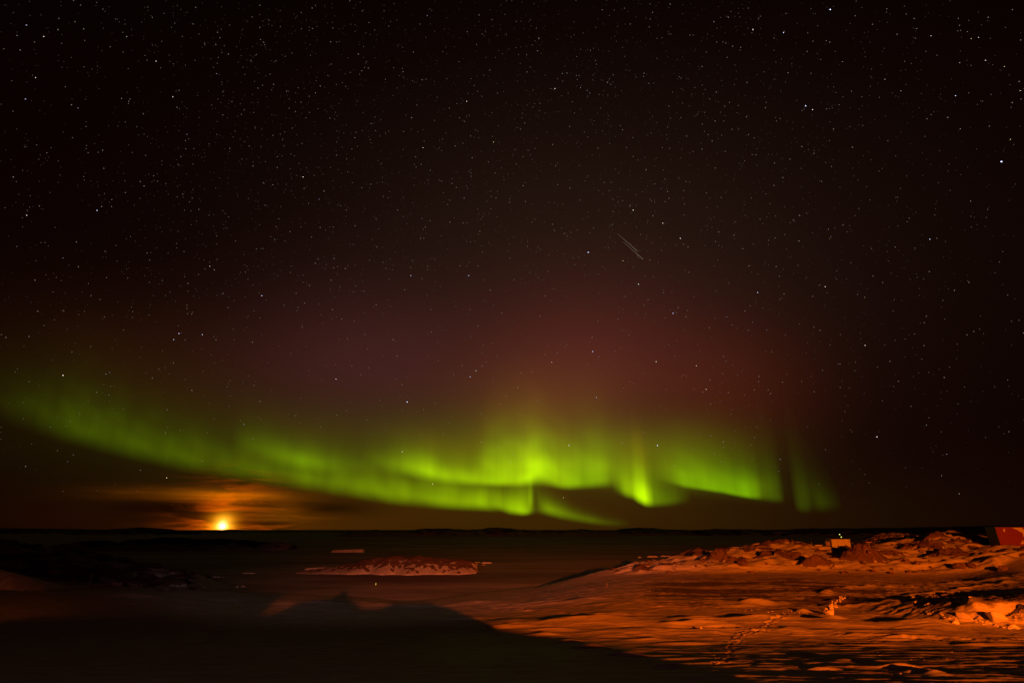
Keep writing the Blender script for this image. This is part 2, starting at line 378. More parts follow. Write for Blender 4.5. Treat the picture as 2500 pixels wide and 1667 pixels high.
# ------------------------------------------------------------------ terrain: profiles by bearing
# each bearing column: list of (depth m, height m)
def zc(y, py): return H + slope(py) * y
COLS = {
 -500: [(15,14.2),(20,13.55),(30,12.4),(40,11.3),(50,10.2),(60,9.15),(68,8.3),(75,7.65),(82,7.2),(130,9),(185,12),(260,20),(340,12),(420,-3)],
 -200: [(15,14.2),(20,13.55),(30,12.4),(40,11.3),(50,10.2),(60,9.15),(68,8.3),(75,7.65),(82,7.2),(130,8.2),(160,7),(185,8),(260,17),(340,9),(420,-3)],
 0:    [(15,14.2),(20,13.55),(30,12.4),(40,11.3),(50,10.2),(60,9.15),(68,8.3),(75,7.65),(82,7.2),(110,7.6),(135,7.3),(152,5.6),(185,6.2),(260,zc(260,1320)),(330,6),(400,-3)],
 130:  [(15,14.2),(20,13.55),(30,12.4),(40,11.3),(50,10.2),(60,9.15),(68,8.3),(75,7.65),(82,7.2),(110,7.4),(135,zc(135,1432)),(152,4.6),(185,5.2),(250,zc(250,1340)),(320,4),(380,-3)],
 300:  [(15,14.2),(20,13.55),(30,12.4),(40,11.3),(50,10.2),(60,9.15),(68,8.3),(75,7.65),(82,7.2),(100,7.2),(140,zc(140,1438)),(158,4.6),(190,4.3),(250,zc(250,1364)),(290,3),(330,-3)],
 480:  [(15,14.2),(20,13.55),(30,12.4),(40,11.3),(50,10.2),(60,9.15),(68,8.3),(75,7.65),(82,7.2),(100,6.9),(150,zc(150,1440)),(172,3.2),(200,2.4),(240,zc(240,1398)),(262,0.3),(280,-3)],
 560:  [(15,14.2),(20,13.55),(30,12.4),(40,11.3),(50,10.2),(60,9.15),(68,8.3),(75,7.65),(82,7.2),(100,6.7),(160,zc(160,1440)),(180,3.0),(205,1.2),(232,0.9),(250,-0.6),(270,-3)],
 650:  [(15,14.2),(20,13.55),(30,12.4),(40,11.3),(50,10.2),(60,9.15),(68,8.3),(75,7.65),(82,7.2),(100,6.4),(150,4.6),(190,zc(190,1442)),(206,0.6),(225,-1.2),(260,-3)],
 1000: [(15,14.2),(20,13.55),(30,12.4),(40,11.3),(50,10.2),(60,9.15),(68,8.3),(75,7.65),(82,7.2),(100,5.9),(150,2.6),(178,0.5),(195,-0.6),(230,-2.5),(300,-4)],
 1300: [(15,14.2),(20,13.55),(30,12.4),(40,11.3),(50,10.2),(60,9.15),(68,8.3),(75,7.65),(82,7.2),(100,6.6),(150,4.0),(200,1.7),(232,0.2),(245,-1),(300,-4)],
 1420: [(15,14.2),(20,13.55),(30,12.4),(40,11.3),(50,10.2),(60,9.15),(68,8.3),(75,7.65),(82,7.2),(100,6.8),(150,5.6),(185,4.9),(205,zc(205,1403)),(225,2.5),(255,-2),(320,-4)],
 1500: [(15,14.2),(20,13.55),(30,12.4),(40,11.3),(50,10.2),(60,9.15),(68,8.3),(75,7.65),(82,7.2),(100,7.0),(150,6.5),(185,zc(185,1410)),(207,zc(207,1388)),(235,3),(262,-2),(330,-4)],
 1600: [(15,14.2),(20,13.55),(30,12.4),(40,11.3),(50,10.2),(60,9.15),(68,8.3),(75,7.65),(82,7.2),(100,7.1),(150,6.8),(185,zc(185,1403)),(218,zc(218,1370)),(255,4),(285,-2),(340,-4)],
 1720: [(15,14.2),(20,13.55),(30,12.4),(40,11.3),(50,10.2),(60,9.15),(68,8.3),(75,7.65),(82,7.2),(100,7.2),(150,6.9),(185,zc(185,1402)),(225,zc(225,1349)),(265,5),(305,-2),(350,-4)],
 1850: [(15,14.2),(20,13.55),(30,12.4),(40,11.3),(50,10.2),(60,9.15),(68,8.3),(75,7.65),(82,7.2),(100,7.2),(150,7.0),(185,zc(185,1401)),(232,zc(232,1332)),(275,8),(330,-2),(360,-4)],
 1950: [(15,14.2),(20,13.55),(30,12.4),(40,11.3),(50,10.2),(60,9.15),(68,8.3),(75,7.65),(82,7.2),(100,7.2),(150,7.0),(185,zc(185,1400)),(220,zc(220,1340)),(238,zc(238,1325)),(285,10),(340,-2),(380,-4)],
 2010: [(15,14.2),(20,13.55),(30,12.4),(40,11.3),(50,10.2),(60,9.15),(68,8.3),(75,7.65),(82,7.2),(100,7.2),(150,7.0),(182,zc(182,1402)),(212,zc(212,1352)),(235,zc(235,1347)),(275,12.2),(300,10),(350,-2)],
 2070: [(15,14.2),(20,13.55),(30,12.4),(40,11.3),(50,10.2),(60,9.15),(68,8.3),(75,7.65),(82,7.2),(100,7.2),(150,7.0),(182,zc(182,1401)),(215,zc(215,1346)),(240,zc(240,1344)),(275,12.3),(310,11),(370,-2)],
 2130: [(15,14.2),(20,13.55),(30,12.4),(40,11.3),(50,10.2),(60,9.15),(68,8.3),(75,7.65),(82,7.2),(100,7.2),(150,7.0),(180,zc(180,1403)),(215,zc(215,1341)),(245,zc(245,1338)),(290,12.6),(340,zc(340,1303)),(420,6)],
 2200: [(15,14.2),(20,13.55),(30,12.4),(40,11.3),(50,10.2),(60,9.15),(68,8.3),(75,7.65),(82,7.2),(100,7.3),(150,7.1),(178,zc(178,1408)),(225,zc(225,1340)),(255,zc(255,1331)),(300,14),(345,zc(345,1301)),(420,8)],
 2270: [(15,14.2),(20,13.55),(30,12.4),(40,11.3),(50,10.2),(60,9.15),(68,8.3),(75,7.65),(82,7.2),(100,7.5),(150,7.3),(176,zc(176,1410)),(220,zc(220,1336)),(252,zc(252,1308)),(320,15),(400,10)],
 2350: [(15,14.2),(20,13.55),(30,12.4),(40,11.3),(50,10.2),(60,9.15),(68,8.3),(75,7.65),(82,7.2),(92,7.8),(130,7.6),(172,zc(172,1408)),(215,zc(215,1335)),(250,zc(250,1303)),(320,15),(400,10)],
 2420: [(15,14.2),(20,13.55),(30,12.4),(40,11.3),(50,10.2),(60,9.15),(68,8.3),(75,7.65),(82,7.2),(88,8.0),(125,8.0),(168,zc(168,1400)),(210,zc(210,1342)),(245,zc(245,1318)),(320,15),(400,10)],
 2460: [(15,14.2),(20,13.55),(30,12.4),(40,11.3),(50,10.2),(60,9.15),(68,8.3),(75,7.65),(82,7.2),(86,7.9),(100,8.1),(130,8.5),(165,9.8),(205,zc(205,1338)),(245,14),(320,14),(400,12)],
 2520: [(15,14.2),(20,13.55),(30,12.4),(40,11.3),(50,10.2),(60,9.15),(68,8.3),(75,7.65),(82,7.2),(84,8.0),(100,8.7),(130,9.2),(165,10.2),(205,zc(205,1337)),(245,14),(320,13),(400,10)],
 2640: [(15,14.2),(20,13.55),(30,12.4),(40,11.3),(50,10.2),(60,9.15),(68,8.3),(75,7.65),(82,7.2),(84,8.2),(100,9.0),(130,9.4),(165,10.2),(205,12.8),(245,13),(320,12),(400,9)],
 2800: [(15,14.2),(20,13.55),(30,12.4),(40,11.3),(50,10.2),(60,9.15),(68,8.3),(75,7.65),(82,7.2),(84,8.6),(110,9),(165,9.8),(205,11),(245,11.5),(320,11),(400,9)],
 3200: [(15,14.2),(20,13.55),(30,12.4),(40,11.3),(50,10.2),(60,9.15),(68,8.3),(75,7.65),(82,7.2),(84,8.8),(165,9.5),(245,10),(400,9)],
}
Y0, Y1 = 15.5, 430.0
tab_y = np.arange(14.0, 440.0, 1.0)
tab_px = np.arange(-560.0, 3260.0, 10.0)
keys = sorted(COLS)
colz = np.array([np.interp(tab_y, [k[0] for k in COLS[c]], [k[1] for k in COLS[c]]) for c in keys])
tab = np.array([[0.0]])
tab = np.stack([np.interp(tab_px, keys, colz[:, i]) for i in range(len(tab_y))], 0)   # (y, px)
def blur(a, s, ax):
    k = np.exp(-0.5 * (np.arange(-3 * s, 3 * s + 1) / s) ** 2); k /= k.sum()
    pad = [(0, 0), (0, 0)]; pad[ax] = (3 * s, 3 * s)
    ap = np.pad(a, pad, mode='edge')
    return np.apply_along_axis(lambda v: np.convolve(v, k, 'valid'), ax, ap)
tab = blur(blur(tab, 3, 0), 3, 1)
def base_z(px, y):
    fy = np.clip((y - tab_y[0]), 0, len(tab_y) - 1.001); fx = np.clip((px - tab_px[0]) / 10.0, 0, len(tab_px) - 1.001)
    i, j = fy.astype(int), fx.astype(int); a, c = fy - i, fx - j
    return (tab[i, j] * (1 - a) + tab[i + 1, j] * a) * (1 - c) + (tab[i, j + 1] * (1 - a) + tab[i + 1, j + 1] * a) * c

KT = 1.062                                      # mean px -> t factor on the ground
def px_of(x, y): return x / y * KT * F + 1250.0

# explicit drifts on the plain: (px, py, length m, width m, height m)
DRIFT = [(1330,1552,7,1.0,0.42),(1440,1582,5,0.9,0.42),(1530,1600,4,0.8,0.36),(1240,1534,9,1.2,0.40),(1625,1632,3,0.6,0.30),(1390,1566,4,0.8,0.35),(1120,1512,9,1.3,0.40),(1715,1533,13.00,2.20,0.65),(1660,1531,10.00,1.80,0.35),(1850,1474,7.00,2.20,0.90),(1815,1480,10.00,2.00,0.40),(2045,1523,4.00,1.20,0.40),
         (2200,1630,3.50,0.75,0.31),(2250,1640,3.00,0.75,0.28),(2280,1646,1.70,0.83,0.34),(2060,1615,3.00,0.68,0.19),(2010,1635,3.00,0.60,0.19),
         (1860,1627,2.00,0.60,0.15),(2250,1562,12.00,1.10,0.30),(2150,1558,10.00,1.00,0.25),(2420,1575,9.00,1.00,0.30),(2130,1575,8.00,0.90,0.20),
         (1600,1565,10.00,1.20,0.28),(1680,1572,9.00,1.00,0.25),(1560,1512,14.00,1.60,0.35),(1500,1500,16.00,1.40,0.25),(1350,1540,8.00,1.50,0.30),
         (1420,1524,20.00,1.60,0.35),(1900,1520,26.00,1.40,0.30),(2350,1530,22.00,1.50,0.35),(1270,1482,20.00,1.60,0.30),(900,1472,14.00,1.60,0.25),
         (330,1455,14.00,3.00,0.50),(380,1505,7.00,1.40,0.22),(330,1502,6.00,1.20,0.15),(1960,1493,3.00,1.20,0.60),(2030,1482,4.00,2.40,0.70),(2050,1470,5.00,2.00,0.50)]
# long pressure ridges / old vehicle tracks, polylines in photo px: (pts, width, height)
LINES = [([(640,1470),(900,1474),(1200,1472),(1600,1470),(2000,1462)],3.5,0.42),
         ([(1180,1521),(1500,1520),(1750,1518),(2050,1525),(2440,1534)],4.5,0.78),
         ([(1400,1545),(1900,1546),(2350,1551)],2.6,0.42),
         ([(1240,1487),(1400,1500),(1560,1502)],0.8,0.22),
         ([(2192,1468),(2230,1452),(2290,1447),(2360,1441)],0.8,0.42),
         ([(2222,1475),(2262,1460),(2330,1452),(2375,1447)],0.8,0.42),
         ([(2255,1479),(2285,1465),(2345,1456),(2400,1451)],0.8,0.40),
         ([(2000,1452),(2040,1438),(2120,1432),(2250,1434)],1.0,0.5),
         ([(2300,1425),(2380,1422),(2460,1410)],1.2,0.5),
         ([(2330,1440),(2400,1430),(2480,1420)],0.9,0.4),
         ([(2260,1490),(2320,1502),(2400,1522),(2500,1535)],0.8,0.5),
         ([(2010,1474),(2080,1480),(2200,1484)],0.9,0.25)]
HUMPS = [(2112,1372,9,7,3.0),(2030,1384,9,5,1.6),(1985,1362,7,5,1.2),(1790,1372,7,5,1.6),(1735,1372,5,4,1.3),(1890,1362,9,5,1.2),
         (2250,1345,9,8,1.6),(2330,1360,8,8,1.2),(2200,1360,8,5,0.8),(2290,1320,7,6,1.0)]

def ray_y(px, py, fz):
    t = tpx(px, py); s = slope(py)
    ys = np.arange(16.0, 425.0, 0.25)
    z = fz(t * ys, ys); r = H + s * ys
    k = np.nonzero(z >= r)[0]
    return float(ys[k[0]]) if len(k) else 425.0
def base_xy(x, y): return base_z(px_of(x, y), y)
drift_w = []
for (px, py, L, W, h) in DRIFT:
    y = ray_y(px, py, base_xy); drift_w.append((tpx(px, py) * y, y, L, W, h))
line_w = []
for pts, w, h in LINES:
    q = []
    for (a, b_) in pts:
        y = ray_y(a, b_, base_xy); q.append((tpx(a, b_) * y, y))
    line_w.append((q, w, h))
hump_w = []
for (px, py, rx, ry, h) in HUMPS:
    y = ray_y(px, py, base_xy); hump_w.append((tpx(px, py) * y, y, rx, ry, h))

def rocky_mask(px, y):
    """how much of the ground is outcrop: the hill on the right and the headland on the left"""
    front = np.interp(px, [1380, 1500, 1600, 1720, 1900, 2100, 2300, 2420, 2470, 2600], [208, 192, 190, 188, 188, 187, 180, 172, 182, 190])
    r = sst(y, front - 3, front + 5) * sst(px, 1400, 1560)
    l = sst(y, 176, 192) * (1 - sst(px, 430, 560))
    return r, l
def terrain(X, Y):
    px = px_of(X, Y)
    z = base_z(px, Y)
    r, l = rocky_mask(px, Y)
    sea = sst(z, -0.5, 1.0)
    flat = (1 - r) * (1 - l)
    # wind-blown snow
    z = z + flat * sea * (0.09 * fbm(X / 10, Y / 8, 3, 3))
    near = np.exp(-((Y - 42) / 22.0) ** 2) * sst(px, 1500, 1900)
    strip = np.exp(-((Y - 76) / 3.0) ** 2) * sst(px, 2050, 2150)
    sast = ridged(X / 3.0 + 0.25 * fbm(X / 6, Y / 6, 9, 2), Y / 1.6, 21, 3, 0.55)
    z = z + flat * sea * (0.004 + 0.030 * near + 0.10 * strip) * np.maximum(sast - 0.2, -0.25)
    z = z + flat * sea * 0.10 * np.maximum(0, ridged(X / 12, Y / 3.2, 77, 3) - 0.85)
    pat = sst(fbm(X / 26, Y / 13, 131, 2), -0.25, 0.45)
    stk = ridged(X / 4.6 + 0.3 * fbm(X / 5, Y / 5, 133, 2), Y / 1.25, 135, 2, 0.5)
    z = z + flat * sea * (0.03 + 0.10 * pat) * np.maximum(0, stk - 0.55) * (0.12 + 0.88 * sst(Y, 60, 90)) * (0.5 + 0.5 * sst(px, 700, 1200))
    # scoured rough ice
    rough = (0.25 + 0.75 * sst(fbm(X / 24, Y / 9, 35, 3), -0.35, 0.25)) * np.exp(-(((px - 1860) / 330) ** 2) ** 2) * np.exp(-(((Y - 142) / 34) ** 2) ** 2) * flat
    z = z + rough * 0.13 * fbm(X / 1.6, Y / 1.9, 31, 3)
    # disturbed, ploughed snow to the right
    ploug = sst(px, 2020, 2160) * sst(Y, 88, 96) * (1 - sst(Y, 150, 168)) * flat
    z = z + ploug * (0.09 * fbm(X / 1.8, Y / 2.2, 41, 4) + 0.06 * np.maximum(0, ridged(X / 3, Y / 2.2, 43, 3)))
    for (cx, cy, L, W, h) in drift_w:
        m = (np.abs(X - cx) < L) & (np.abs(Y - cy) < 3 * W)
        if not m.any(): continue
        xs, ys = X[m] - cx, Y[m] - cy + 0.35 * np.sin(X[m] * 0.7) * W * 0.4
        u = xs / (L / 2); prof = np.clip(1 - np.abs(u) ** 1.5, 0, 1) * np.where(ys < 0, np.clip(1 + ys / (W * 1.15), 0, 1) ** 1.1, np.exp(-(ys / (W * 0.4)) ** 2))
        prof = prof * (0.9 + 0.2 * perlin(X[m] / 2.5, Y[m] / 1.5, 60))
        z[m] += 1.05 * h * prof
    for q, w, h in line_w:
        qx = [a for a, _ in q]; qy = [b_ for _, b_ in q]
        m = (X > min(qx) - 4) & (X < max(qx) + 4) & (Y > min(qy) - 6 - 4 * w) & (Y < max(qy) + 6 + 2 * w)
        if not m.any(): continue
        xs, ys = X[m], Y[m]; d = np.full(xs.shape, 99.0); e = np.zeros(xs.shape)
        for k in range(len(q) - 1):
            (ax, ay), (bx, by) = q[k], q[k + 1]
            L2 = (bx - ax) ** 2 + (by - ay) ** 2
            tt = np.clip(((xs - ax) * (bx - ax) + (ys - ay) * (by - ay)) / L2, 0, 1)
            dd = np.hypot(xs - ax - tt * (bx - ax), ys - ay - tt * (by - ay))
            n = dd < d; d = np.where(n, dd, d); e = np.where(n, (k + tt) / (len(q) - 1), e)
            sg = np.where(n, ys - ay - tt * (by - ay), sg) if k else ys - ay - tt * (by - ay)
        d = d * np.where(sg > 0, 1.9, 0.55) + 0.35 * min(w, 1.3) * fbm(xs / (1.7 * max(1, w)), ys / (1.7 * max(1, w)), 91, 2)
        hh = h * np.clip(np.minimum(e, 1 - e) * 9 + 0.1, 0, 1) * (0.75 + 0.6 * perlin(xs / (1.9 * max(1, w)), ys / (1.9 * max(1, w)), 95))
        z[m] += 1.15 * hh * np.exp(-(d / w) ** 2)
    ramp_ = np.clip(1 - (Y - 92) / 32, 0, 1) * sst(Y, 87.5, 90.5) * sst(X, 57, 67)
    z = z + ramp_ * (2.45 + 0.35 * fbm(X / 2.6, Y / 3.0, 141, 3) + 0.30 * np.minimum(0, ridged(X / 1.9, Y / 9.0, 143, 2)))
    # outcrops: rock surface and snow filling its hollows
    rk_amt = np.maximum(r, l)
    wx, wy = X + 1.5 * fbm(X / 7, Y / 7, 51, 3), Y + 1.5 * fbm(X / 7, Y / 7, 55, 3)
    f1, f2, cid, fpl = worley(wx / 6.2, wy / 6.0, 5)
    g1, g2, gid, gpl = worley(wx / 2.3, wy / 2.4, 8)
    rockn = 1.1 * fbm(wx / 12, wy / 12, 61, 3) + 0.75 * (cid - 0.5) + 1.9 * fpl + 0.35 * np.minimum(f2 - f1, 0.35) + 0.20 * (gid - 0.5) + 0.45 * gpl + 0.12 * fbm(X / 1.2, Y / 1.2, 65, 2)
    for (cx, cy, rx, ry, h) in hump_w:
        q = ((X - cx) / rx) ** 2 + ((Y - cy) / ry) ** 2
        rockn = rockn + np.where(q < 4, h * np.clip(1 - q, -0.5, 1), 0) * np.exp(-q * 0.3)
    snown = 0.45 * (1 - sst(Y, 186, 206)) * r + 0.70 * fbm(X / 12, Y / 9, 71, 2) + 0.38 * fbm(X / 9.0, Y / 3.0, 75, 2) + 0.25 * ridged(X / 5, Y / 3.4, 73, 2) * 0.5 + np.where(r > l, 0.30, -0.10)
    rk_amt = rk_amt * (1 - 0.85 * np.exp(-(((px - 2045) / 62) ** 2) ** 2 - (((Y - 258) / 24) ** 2) ** 2))
    top = np.maximum(rockn, snown)
    z = z + rk_amt * top * 1.65
    rock = np.clip(sst(rockn - snown, -0.06, 0.10), 0, 1) * rk_amt
    dirt = rough * 0.85 + 0.62 * ramp_ + 0.25 * ploug * sst(fbm(X / 9, Y / 5, 99, 3), 0.0, 0.6)
    return z, rock, dirt, l

t_mid = np.linspace(-0.93, 0.93, 960)
tt = np.concatenate([np.linspace(-1.75, -0.94, 60), t_mid, np.linspace(0.94, 1.75, 60)])
ys = [Y0]
while ys[-1] < Y1:
    y = ys[-1]; ys.append(y + (0.16 if y < 40 else 0.22 if y < 60 else 0.26 if y < 100 else 0.33 if y < 150 else 0.45 if y < 172 else 0.55 if y < 262 else 1.6))
ys = np.array(ys)
TT, YY = np.meshgrid(tt, ys)
XX = TT * YY
ZZ, rock_a, dirt_a, left_a = terrain(XX, YY)
def gz(x, y):
    """terrain height at a point, from the built grid"""
    t = x / y
    i = int(np.clip(np.searchsorted(ys, y) - 1, 0, len(ys) - 2)); j = int(np.clip(np.searchsorted(tt, t) - 1, 0, len(tt) - 2))
    a = (y - ys[i]) / (ys[i + 1] - ys[i]); c = (t - tt[j]) / (tt[j + 1] - tt[j])
    return float((ZZ[i, j] * (1 - a) + ZZ[i + 1, j] * a) * (1 - c) + (ZZ[i, j + 1] * (1 - a) + ZZ[i + 1, j + 1] * a) * c)
def hit(px, py, sea=True):
    """where the line of sight through a photo point first meets the ground"""
    t = tpx(px, py); s = slope(py)
    j = int(np.clip(np.searchsorted(tt, t) - 1, 0, len(tt) - 2)); c = (t - tt[j]) / (tt[j + 1] - tt[j])
    z = ZZ[:, j] * (1 - c) + ZZ[:, j + 1] * c
    r = H + s * ys
    k = np.nonzero(z >= r)[0]
    ysea = -H / s if s < 0 else 1e9
    if len(k) and (not sea or ys[k[0]] < ysea):
        k = max(k[0], 1); a0, a1 = z[k - 1] - r[k - 1], z[k] - r[k]
        y = ys[k - 1] + (ys[k] - ys[k - 1]) * (-a0 / (a1 - a0) if a1 != a0 else 0)
    else: y = ysea
    return Vector((t * y, y, H + s * y))

print_pts = []
trail = [(1745,1622),(1765,1612),(1778,1592),(1792,1572),(1806,1552),(1830,1542),(1862,1538),(1876,1522),(1886,1510),(1905,1503),(1925,1498)]
acc_l = [0]
for a, b_ in zip(trail[:-1], trail[1:]): acc_l.append(acc_l[-1] + math.hypot(b_[0] - a[0], (b_[1] - a[1]) * 1.6))
for k in range(80):
    u = acc_l[-1] * (k + random.random() * .6) / 80
    px = np.interp(u, acc_l, [a for a, _ in trail]); py = np.interp(u, acc_l, [b_ for _, b_ in trail])
    wd = np.interp(py, [1490, 1540, 1622], [3, 8, 17])
    px += random.choice((-1, 1)) * wd * random.uniform(.25, 1) ; py += random.uniform(-2.5, 2.5)
    p = hit(px, py, False); print_pts.append(p)
# press the prints into the snow
pp = []
for p in print_pts:
    m = (np.abs(XX - p.x) < 1.0) & (np.abs(YY - p.y) < 1.0)
    kf = min(1, .3 + .7 * p.y / 75); d2 = ((XX[m] - p.x) / (0.20 * kf)) ** 2 + ((YY[m] - p.y) / (0.28 * kf)) ** 2
    ZZ[m] += kf * (-0.15 * np.exp(-d2) + 0.05 * np.exp(-((np.sqrt(d2) - 2.0) / 0.6) ** 2))
    pp.append(Vector((p.x, p.y, p.z, 0.0)))
print_pts = pp
ground = grid_obj('snow_ground', XX, YY, ZZ, M_ground, {'rock': rock_a, 'dirt': dirt_a}, keep=(ZZ > -1.2))
tag(ground, kind='structure')

# ground under and behind the camera
yb = np.linspace(-260, 16.5, 90); xb = np.linspace(-320, 320, 130)
XB, YB = np.meshgrid(xb, yb)
edge = base_z(px_of(XB, np.full_like(XB, 16.0)), np.full_like(XB, 16.0))
edge = edge - 0.11 * np.minimum(YB - 16, 0) * np.exp(-(np.minimum(YB + 6, 0) / 10) ** 2) - 7.0 * sst(-YB, 0, 60)
mound = 0.0 * np.exp(-(np.maximum(0, np.abs(XB + 6) - 16) / 16) ** 2) * sst(-YB, -33, 2) * (1 - 0.6 * sst(-YB, 60, 200))
ZB = edge + mound + 0.25 * fbm(XB / 14, YB / 14, 5, 3) - 0.12
nb_ = grid_obj('snow_ground', XB, YB, ZB, M_ground, {'rock': np.zeros_like(XB), 'dirt': np.zeros_like(XB)})
tag(nb_, kind='structure')

# sea ice to the horizon
ri = np.concatenate([np.linspace(150, 700, 70), np.geomspace(720, 15000, 60)])
ti = np.linspace(-2.2, 2.2, 160)
TI, RI = np.meshgrid(ti, ri)
ZI = 0.10 * fbm(TI * RI / 22, RI / 16, 4, 3) * (RI < 720)
ice = grid_obj('sea_ice', TI * RI, RI, ZI, M_ice)
tag(ice, kind='structure')

# ------------------------------------------------------------------ far hills on the horizon
def ridge_mesh(name, pts, base_py, y, thick, rough, rock_level, seed, mat, n=260, rows=26, fine=1.5):
    """a low ridge: crest given by photo points, flanks falling to the ice in front and behind"""
    pxs = np.linspace(pts[0][0], pts[-1][0], n)
    crest = np.interp(pxs, [a for a, _ in pts], [b_ for _, b_ in pts])
    hc = np.maximum(H + np.array([slope(q) for q in crest]) * y, 0.05)
    s = np.linspace(-1, 1, rows)
    t = np.array([tpx(a, base_py) for a in pxs])
    T, S = np.meshgrid(t, s)
    tk_ = thick * (0.45 + 0.55 * hc / hc.max()) * (1 + 0.5 * perlin(pxs / 52.0, pxs * 0 + seed, seed + 1))
    Yg = y + S * tk_[None, :]; Xg = T * y
    prof = np.where(S < 0, (1 + S) ** 0.8, (1 - S))
    k = np.maximum(hc, 0.01)
    det = rough * (0.7 * fbm(Xg / (hc.max() * 2.2), Yg / (hc.max() * 2.2), seed, 4) + 0.5 * (worley(Xg / hc.max(), Yg / hc.max(), seed)[2] - 0.5))
    Zg = hc[None, :] * prof + det * prof * np.minimum(1, hc[None, :] / hc.max() * 2.5)
    rr = sst(fbm(Xg / (hc.max() * fine), Yg / (hc.max() * fine), seed + 3, 4) * 0.55 + prof * np.minimum(1, hc[None, :] / hc.max() * 1.25) - rock_level, -0.12, 0.12)
    Zg = np.where(prof <= 0.001, -0.6, Zg)
    return grid_obj(name, Xg, Yg, Zg, mat, {'rock': rr, 'dirt': np.zeros_like(rr)})
M_far = terrain_material('far_rock_and_snow', snow=(0.66, 0.66, 0.68), rockc=(0.03, 0.026, 0.025))
FAR = [([(250,1292),(310,1288),(345,1286.2),(375,1287.5),(410,1291),(440,1293)], 1306, 2600, 260, 3, 0.15),
       ([(860,1294),(900,1292.5),(940,1293.5),(990,1293),(1010,1292),(1040,1289.5),(1070,1288.5),(1110,1291),(1150,1292),(1170,1291),(1195,1287.5),(1215,1286.5),(1250,1289),(1280,1291.5),(1310,1293.5),(1370,1293.5),(1400,1292),(1430,1291),(1450,1293),(1490,1294)], 1307, 1900, 230, 3, 0.55),
       ([(1490,1294),(1530,1289),(1560,1287.5),(1600,1288.5),(1640,1291),(1680,1293.5),(1720,1294)], 1307, 2300, 230, 3, 0.35),
       ([(1700,1294),(1745,1290.5),(1790,1291.5),(1830,1290.5),(1880,1292),(1930,1291),(1980,1289),(2100,1288.5),(2200,1287),(2300,1285),(2420,1282.5),(2500,1281.5),(2700,1280)], 1306, 2100, 260, 3, 0.2),
       ([(-300,1287),(-100,1288),(40,1289),(120,1290),(200,1291),(300,1293)], 1306, 2900, 260, 3, 0.2),
       ([(420,1294),(520,1292.2),(543,1292.8),(556,1291.3),(570,1291.6),(600,1293),(700,1292.5),(760,1293.8),(860,1294)], 1304, 3300, 240, 1.5, 0.3)]
for i, (pts, bp, y, th, ro, rl) in enumerate(FAR):
    tag(ridge_mesh('far_hill', pts, bp, y, th, ro, rl, 200 + i * 7, M_far), kind='structure')

# islands in the frozen bay
isl = ridge_mesh('rocky_island', [(735,1391),(770,1385),(800,1383.5),(830,1379),(860,1373),(885,1366),(905,1361),(935,1359),(960,1358),(1000,1357),(1030,1357.5),(1060,1360),(1100,1362),(1130,1365),(1150,1371),(1165,1379)],
                 1390, 305, 15, 1.6, 0.43, 301, M_ground, 520, 64, 0.4)
tag(isl, 'low rocky island with snow apron, lying in the bay left of centre', 'island')
sk = ridge_mesh('rocky_island', [(140,1328),(200,1321),(260,1318),(285,1323),(310,1317),(350,1313),(400,1311),(470,1313),(540,1314),(590,1317),(640,1324),(690,1322),(720,1329)], 1334, 640, 30, 1.5, 0.45, 331, M_head, 260, 30)
tag(sk, 'long black skerry on the sea ice below the moon', 'island')

# ------------------------------------------------------------------ aurora curtains (thin sheets of glowing air, far away)
M_aur, t, b = new_mat('aurora_glow'); t.nodes.remove(b)
em = t.nodes.new('ShaderNodeEmission'); tr = t.nodes.new('ShaderNodeBsdfTransparent'); ad = t.nodes.new('ShaderNodeAddShader')
g_ = attr(t, 'glow'); hgt = attr(t, 'rise'); warm = attr(t, 'warm')
ramp = t.nodes.new('ShaderNodeValToRGB'); cr = ramp.color_ramp
cr.elements[0].position = 0.0; cr.elements[0].color = (0.54, 1.0, 0.0, 1)
cr.elements[1].position = 1.0; cr.elements[1].color = (1.0, 0.20, 0.03, 1)
e_ = cr.elements.new(0.30); e_.color = (0.56, 0.95, 0.0, 1)
e_ = cr.elements.new(0.55); e_.color = (0.75, 0.55, 0.0, 1)
t.links.new(hgt.s, ramp.inputs[0])
gm = mix(t, warm, ramp.outputs[0], (0.22, 0.75, 0.0))
t.links.new(gm, em.inputs[0]); t.links.new(g_.s, em.inputs[1])
t.links.new(em.outputs[0], ad.inputs[0]); t.links.new(tr.outputs[0], ad.inputs[1])
t.links.new(ad.outputs[0], t.nodes['Material Output'].inputs[0])
try: M_aur.cycles.emission_sampling = 'NONE'
except Exception: pass

